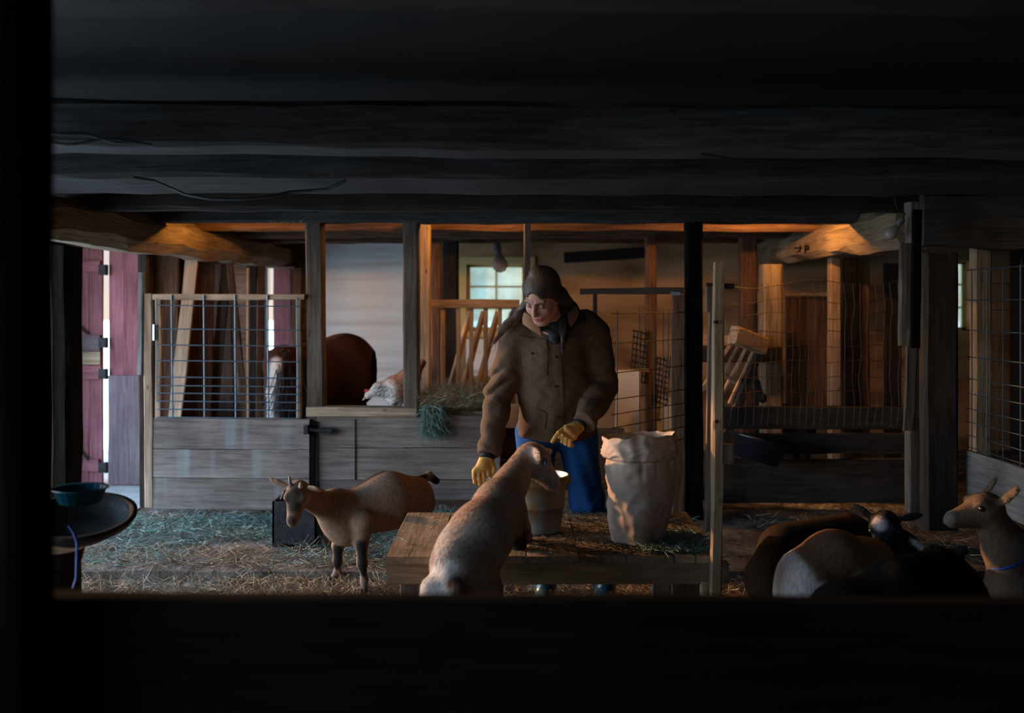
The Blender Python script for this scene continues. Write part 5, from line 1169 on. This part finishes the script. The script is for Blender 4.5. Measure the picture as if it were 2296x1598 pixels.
sheet('collar', [[pp(1176, 700, 4.70), pp(1170, 712, 4.70), pp(1172, 726, 4.70)], [pp(1186, 704, 4.67), pp(1184, 720, 4.66), pp(1188, 738, 4.66)], [pp(1212, 726, 4.66), pp(1212, 740, 4.65), pp(1216, 756, 4.66)]], M_CLOTH, CC, .012)
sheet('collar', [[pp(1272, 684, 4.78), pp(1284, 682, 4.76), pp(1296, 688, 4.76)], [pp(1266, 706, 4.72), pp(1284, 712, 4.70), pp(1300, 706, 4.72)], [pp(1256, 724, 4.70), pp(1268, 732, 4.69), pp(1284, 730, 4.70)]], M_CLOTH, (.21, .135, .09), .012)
B = Body(tuple(Vector(pp(1225, 730, 4.78)) - Vector((.12, .16, .14))), tuple(Vector(pp(1225, 730, 4.78)) + Vector((.14, .14, .12))), .005)
B.cone(pp(1205, 728, 4.72), pp(1245, 722, 4.74), .036, .040, .02); B.cone(pp(1240, 730, 4.72), pp(1244, 758, 4.73), .034, .026, .02); B.cone(pp(1245, 722, 4.74), pp(1262, 715, 4.82), .04, .04, .02)
B.displace(lambda x, y, z: .003 * np.sin(z * 160 + x * 60)); V, Q = B.mesh()
mesh_obj('scarf', V, Q, M_CLOTH, person, smooth=True, col=np.tile((.035, .045, .055), (len(V), 1)))
# hair: scalp cap, loose lengths over both shoulders, and single strands
B = Body((X(1085, 4.7), 4.40, 1.18), (X(1330, 4.9), 4.95, 1.74), .0050)
B.ell((0, -.020, .044), (.0785, .1045, .0900), .02, fr=frH); B.ell((0, -.085, .0), (.055, .05, .075), .03, fr=frH); B.ell((.01, -.02, .130), (.030, .035, .020), .02, fr=frH)
for sd in (-1, 1): B.cone((sd * .056, .012, .055), (sd * .064, -.016, -.010), .021, .019, .03, fr=frH); B.cone((sd * .064, -.016, -.010), (sd * .054, -.060, -.060), .019, .024, .03, fr=frH)
B.ell((0, .088, -.052), (.054, .060, .104), .010, fr=frH, sub=True); B.ell((0, .112, .018), (.044, .055, .050), .012, fr=frH, sub=True); B.ell((.004, .100, .052), (.024, .040, .022), .012, fr=frH, sub=True)
h0 = tuple(frH @ Vector((.058, -.055, -.03))); h0b = tuple(frH @ Vector((-.058, -.055, -.03)))
lft = min((h0, h0b), key=lambda q_: q_[0]); rgt = max((h0, h0b), key=lambda q_: q_[0])
HLp = [lft, pp(1160, 702, 4.765), pp(1140, 724, 4.765), pp(1118, 758, 4.785)]
HRp = [rgt, pp(1260, 695, 4.74), pp(1264, 724, 4.71), pp(1262, 768, 4.70)]
HRq = [rgt, pp(1280, 690, 4.80), pp(1310, 716, 4.82)]
for i in range(3): B.cone(HLp[i], HLp[i + 1], [.020, .017, .015][i], [.017, .015, .006][i], .02, (1, .8, 1)); B.cone(HRp[i], HRp[i + 1], [.026, .024, .020][i], [.024, .020, .010][i], .02)
for i in range(2): B.cone(HRq[i], HRq[i + 1], [.04, .03][i], [.03, .015][i], .02)
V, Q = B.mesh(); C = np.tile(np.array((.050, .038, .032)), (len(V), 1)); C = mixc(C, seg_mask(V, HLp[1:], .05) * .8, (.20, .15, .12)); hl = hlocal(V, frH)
C = mixc(C, blob(hl, (0, -.02, .13), (.075, .08, .055), .6) * .7, (.22, .135, .095)); C = mixc(C, seg_mask(V, HRp[1:], .06) * .7, (.022, .017, .016))  # crown painted lighter as the highlight on the hair
def combh(p):
    h_ = hlocal(p, frH); d = np.stack([h_[:, 0] * 2.5, -.9 + 0 * h_[:, 0], -.25 - 4 * np.abs(h_[:, 0])], 1); w_ = d @ np.array(frH)[:3, :3].T
    m_ = p[:, 2] < 1.46; w_[m_] = np.where((p[m_, 0] < HC.x)[:, None], np.array((-.75, .1, -.75)), np.array((0.0, 0, -1.0))); return w_
V2, Q2, C2 = add_fur(V, Q, C, 20000, (lambda p: np.where(p[:, 2] > 1.46, .030, .065)), combh, width=.0013, up=.0, jitter=.03, var=(.4, 2.2))
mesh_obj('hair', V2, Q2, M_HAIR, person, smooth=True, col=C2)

# ------------------------------------------------------------------ bucket, feed, scoop, sack
cb = (X(1209, 4.46), 4.46, ZP + .002)
bu = thing('bucket', cb, 'dented galvanised bucket with pale inside on the stand, goat feeding from it', 'bucket')
M_BUCK = mottled('rusty_galvanised', (.14, .095, .04), (.145, .135, .12), (.20, .19, .175), scale=6, rough=.5, metal=.45, pos=(.38, .62), bump=.3, bscale=14)
M_ENAM = plain('pale_enamel', (.66, .72, .76), .35, 0, .5)
hb = .245; pr = [(.0, 0.0), (.100, 0), (.102, .012), (.098, .016), (.104, .06), (.110, .110), (.115, .114), (.112, .120), (.119, .19), (.124, .212), (.128, .216), (.125, .222), (.129, hb), (.134, hb + .003), (.134, hb + .009), (.129, hb + .010)]
def dented(prof, n=56, amp=.003, sd=0):
    v = []; f = []
    for (r, z) in prof:
        for k in range(n): an = 2 * math.pi * k / n; rr_ = r + (amp * mnoise.noise(Vector((math.cos(an) * 2, math.sin(an) * 2, z * 9 + sd))) if r > .03 else 0); v.append((rr_ * math.cos(an), rr_ * math.sin(an), z))
    for i in range(len(prof) - 1):
        for k in range(n): a = i * n + k; b = i * n + (k + 1) % n; f.append((a, b, b + n, a + n))
    return v, f
v, f = dented(pr, sd=1); mesh_obj('bucket_wall', v, f, M_BUCK, bu, M=T(cb), smooth=True)
v, f = dented([(.129, hb + .009), (.125, hb), (.118, .19), (.108, .10), (.0, .098)], sd=1); mesh_obj('inner_lining', v, f, M_ENAM, bu, M=T(cb), smooth=True)
for sd in (-1, 1): m = MB(); m.box(-.012, .012, -.006, .006, -.015, .02, M=T((cb[0] + sd * .131, cb[1], cb[2] + hb - .02))); m.build('handle_ear', M_BUCK, bu)
m = MB(); m.tube([(cb[0] - .135 * math.cos(a), cb[1] - .135 * math.sin(a) * .985, cb[2] + hb - .02 - .012 * math.sin(a)) for a in np.linspace(0, -math.pi, 21)], .003, 6); m.build('bail_handle', M_ZINC, bu)
rs = np.random.RandomState(9); n = 1600; a = rs.uniform(0, 6.283, n); r = .112 * np.sqrt(rs.uniform(0, 1, n)); fz = cb[2] + .165
m = MB()
for i in range(n):
    x_, y_ = cb[0] + r[i] * math.cos(a[i]), cb[1] + r[i] * math.sin(a[i]); z_ = fz + .018 * (1 - (r[i] / .112) ** 2) + rs.uniform(-.003, .003); s_ = rs.uniform(.002, .0036)
    m.add([(x_ - s_ * 1.6, y_, z_), (x_ + s_ * 1.6, y_, z_), (x_, y_ - s_, z_), (x_, y_ + s_, z_), (x_, y_, z_ + s_), (x_, y_, z_ - s_)], [(0, 2, 4), (2, 1, 4), (1, 3, 4), (3, 0, 4), (2, 0, 5), (1, 2, 5), (3, 1, 5), (0, 3, 5)])
m.lathe([(0, .176), (.06, .172), (.113, .158)], 32, c=cb)
fc = np.where(rs.uniform(0, 1, (n, 1)) < .22, np.array([[.04, .035, .03]]), np.array([[.50, .58, .62]])); fc = np.repeat(fc, 6, 0); fc = np.concatenate([fc, np.tile((.42, .50, .54), (len(m.v) - len(fc), 1))])
tag(mesh_obj('feed', m.v, m.f, M_HAY, col=fc), 'pale flecked grain feed heaped inside the bucket', 'feed', kind='stuff')
# scoop handle in the picture-left hand
sc_ = thing('feed_scoop', pp(1092, 1072, 4.70), "white-handled scoop held in the person's hanging glove", 'scoop')
m = MB(); c = P(1088, 1063, 4.70)
m.tube([c + Vector((-.012 - .0 + .028 * math.cos(t), 0, .020 * math.sin(t) - .01)) for t in np.linspace(2.6, 6.1, 12)] + [P(1110, 1085, 4.68)], .0052, 8); m.build('handle', plain('white_plastic', (.70, .68, .66), .4), sc_, smooth=True)
m = MB(); m.lathe([(0, 0), (.03, .004), (.042, .03), (.045, .09), (.043, .09), (.04, .032), (0, .007)], 20); m.build('scoop_cup', plain('white_plastic_cup', (.70, .68, .66), .4), sc_, M=T(P(1118, 1100, 4.66)) @ Euler((0, math.radians(55), 0)).to_matrix().to_4x4(), smooth=True)

# paper sack: rounded box cross sections, crumpled
def sack():
    n = 120; levels = []
    cx, cy = X(1431, 4.27), 4.27
    Ht = .455
    H_ = [0, .004, .02, .05, .09, .14, .19, .24, .29, .33, .355, .365, .38, .40, .42, .44, Ht, Ht - .01, Ht - .06]
    W_ = [.090, .096, .102, .110, .120, .134, .147, .156, .160, .159, .154, .170, .178, .177, .172, .168, .166, .160, .152]
    v = []; f = []
    Hh = []
    for li, (z, w_) in enumerate(zip(H_, W_)): Hh.append((z, w_))
    fine = []
    for (a, b) in zip(Hh[:-1], Hh[1:]):
        for t in range(4): u = t / 4; fine.append((a[0] * (1 - u) + b[0] * u, a[1] * (1 - u) + b[1] * u))
    fine.append(Hh[-1]); m_ = len(fine)
    for li, (z, w_) in enumerate(fine):
        e = 2.1 + 3.4 * max(0, 1 - z / .2); ang0 = math.radians(50); lean = .012 * math.sin(z * 6)
        for k in range(n):
            t = 2 * math.pi * k / n; c_, s_ = math.cos(t), math.sin(t)
            r_ = 1.0 / ((abs(c_) ** e + abs(s_) ** e) ** (1 / e)); x_ = r_ * c_ * w_ * 1.0; y_ = r_ * s_ * w_ * .80
            x2 = x_ * math.cos(ang0) - y_ * math.sin(ang0); y2 = x_ * math.sin(ang0) + y_ * math.cos(ang0)
            p = Vector((x2, y2, z)); d = Vector((x2, y2, 0)).normalized()
            nz = mnoise.noise(p * 8) * .006 + abs(mnoise.noise(p * 19 + Vector((3, 1, 2)))) * -.009 + abs(mnoise.noise(Vector((x2 * 10, y2 * 10, z * 34)))) * -.008
            pleat = -.008 * max(0, math.sin(t * 9 + 2 * math.sin(t * 3))) ** 3 * max(0, 1 - abs(z - .33) / .07)
            if li > m_ * .62: nz *= 1.5
            amp = min(1, z / .04)
            q_ = p + d * (nz + pleat) * amp; zt = 0
            if z > .37: zt = .014 * mnoise.noise(Vector((c_ * 2.2, s_ * 2.2, 5))) + .005 * mnoise.noise(Vector((c_ * 4, s_ * 4, 2))) - .010 * s_
            v.append((cx + q_.x * 1.10 + lean, cy + q_.y * 1.05, ZP + .003 + max(0, q_.z + zt)))
    for i in range(m_ - 1):
        for k in range(n): a = i * n + k; b = i * n + (k + 1) % n; f.append((a, b, b + n, a + n))
    f.append(tuple(range(n))[::-1])
    return v, f, (cx, cy)
v, f, (cx, cy) = sack(); V = np.array(v); Cs = np.tile(np.array((.43, .345, .28)), (len(V), 1)) * (1 + .06 * vnoise(V, 20, 2))[:, None]
sk = mesh_obj('feed_sack', v, f, M_PAPER, smooth=True, col=Cs, origin=(cx, cy, ZP + .003)); tag(sk, 'open crumpled brown paper feed sack with rolled rim on the stand', 'sack')
m = MB(); m.lathe([(0, .40), (.08, .398), (.145, .392)], 30, c=(cx, cy, ZP)); 
tag(m.build('feed', mottled('brown_pellets', (.05, .03, .02), (.20, .12, .07), scale=90, bump=1)), 'brown pellet feed filling the open paper sack', 'feed', kind='stuff')
s2 = thing('metal_scoop', pp(1402, 1010, 4.2), 'blue-grey metal scoop standing upright in the paper sack', 'scoop')
m = MB(); m.lathe([(.0, -.06), (.016, -.04), (.021, -.01), (.021, .01), (.015, .035), (0.0, .048)], 20); o = m.build('scoop_blade', plain('blue_grey_steel', (.16, .27, .32), .35, .5), s2, M=T(P(1402, 1004, 4.2)) @ Euler((0, math.radians(6), 0)).to_matrix().to_4x4() @ Matrix.Diagonal((1, .3, 1, 1)), smooth=True)

# ------------------------------------------------------------------ hay and straw
rs = np.random.RandomState(21)
def scatter(n, x0, x1, y0, y1, z, L=(.03, .12), W=(.0015, .004), cols=((.30, .24, .15), (.20, .18, .11), (.42, .36, .24)), tilt_=.25, mask=None, zj=.012):
    x_ = rs.uniform(x0, x1, n); y_ = rs.uniform(y0, y1, n)
    if mask is not None: k = mask(x_, y_); x_, y_ = x_[k], y_[k]; n = len(x_)
    a = rs.uniform(0, 6.283, n); D = np.stack([np.cos(a), np.sin(a), np.abs(rs.normal(size=n)) * tilt_], 1); P0 = np.stack([x_, y_, z + rs.uniform(0, zj, n)], 1)
    ci = rs.randint(0, len(cols), n); C = np.array(cols)[ci] * rs.uniform(.7, 1.3, n)[:, None]
    return P0, D, rs.uniform(L[0], L[1], n), rs.uniform(W[0], W[1], n), C
def hay(name, lab, *parts, cat='hay', curve=.35, **k):
    P0, D, L, W_, C = [np.concatenate([p[i] for p in parts]) for i in range(5)]
    o = blades(name, P0, D, L, W_, C, M_HAY, curve, 3); return tag(o, lab, cat, kind='stuff')
GRN = ((.10, .20, .17), (.15, .24, .20), (.26, .34, .30), (.08, .13, .115)); GLD = ((.34, .23, .12), (.22, .15, .08), (.46, .34, .20), (.30, .22, .15))
hay('aisle_hay', 'greenish hay strewn over the aisle floor before the gate', scatter(9000, -2.9, 1.2, 5.55, 6.82, .004, cols=GRN, mask=lambda x, y: vnoise(np.stack([x, y, 0 * x], 1), 3, 3) > -.35), scatter(3500, -2.7, -.4, 6.2, 6.8, .01, cols=GRN, zj=.03), scatter(2500, -3.0, 1.0, 5.5, 6.0, .004, cols=GLD))
hay('loose_straw', 'golden straw litter heaped on the lower floor before the goats', scatter(9000, -2.6, 1.9, 4.7, 5.42, -.045, L=(.03, .10), cols=GLD, zj=.025, tilt_=.4), scatter(7000, -2.3, -.2, 4.7, 5.42, -.045, L=(.02, .08), cols=GLD, zj=.035, tilt_=.5, mask=lambda x, y: vnoise(np.stack([x, y, 0 * x], 1), 6, 8) > 0), scatter(4000, 1.6, 4.5, 4.2, 6.9, -.03, cols=GLD, zj=.05))
hay('stand_litter', 'hay bits scattered on the milking stand, dark ones standing in for shade', scatter(800, X(880, YF), X(1600, YF), YF + .03, YK, ZP + .002, L=(.015, .06), W=(.001, .0025), cols=GRN + GLD, tilt_=.05, zj=.004), scatter(3500, X(1200, YF), X(1600, YF), YF + .02, YK - .02, ZP + .002, L=(.01, .04), cols=((.06, .08, .06), (.10, .11, .08), (.05, .04, .03)), tilt_=.08, zj=.006), scatter(2200, X(1440, YF), X(1600, YF), YF + .02, YF + .4, ZP + .002, L=(.015, .05), cols=GRN, zj=.015))  # dark bits on the right half also put the person's shade into colour
xh0, xh1 = X(940, 7.0), X(1130, 7.0)
tuft = scatter(1500, X(948, 6.8), X(992, 6.8), 6.77, 6.83, 0, L=(.05, .13), cols=GRN); tz = rs.uniform(0, 1, len(tuft[0])); tuft[0][:, 2] = Z(968, 6.8) + (Z(905, 6.8) - Z(968, 6.8)) * tz; tuft[1][:, 2] = -np.abs(rs.normal(size=len(tz))) - .4
hay('rack_hay', 'hay spilling over the partition below the slatted feeder', scatter(7000, xh0, xh1, 6.85, 7.75, Z(920, 6.9), L=(.04, .14), cols=GRN + GLD, zj=.10, tilt_=.5), tuft)
hay('floor_hay', 'dark green hay along the foot of the grey partition', scatter(3500, X(940, 6.9), X(1400, 6.9), 6.55, 6.80, .0, cols=GRN, zj=.05, tilt_=.5))
mt_ = MB(); mt_.box(xh0, xh1, 6.9, 7.8, Z(1000, 6.9), Z(922, 6.9)); tag(mt_.build('hay_bed', mottled('packed_hay', (.08, .07, .04), (.22, .18, .10), scale=25, bump=1)), 'packed hay bed under the slatted feeder', 'hay', kind='stuff')
hay('beam_cobweb_straw', 'wisps of straw caught on the amber beam and header joist', scatter(60, X(600, 6.85), X(690, 6.85), 6.83, 6.85, 2.02, L=(.03, .09), W=(.001, .002), cols=GLD), scatter(70, X(1575, 6.85), X(1850, 6.85), 6.95, 7.1, 2.0, L=(.04, .10), W=(.001, .002), cols=GLD), cat='straw')
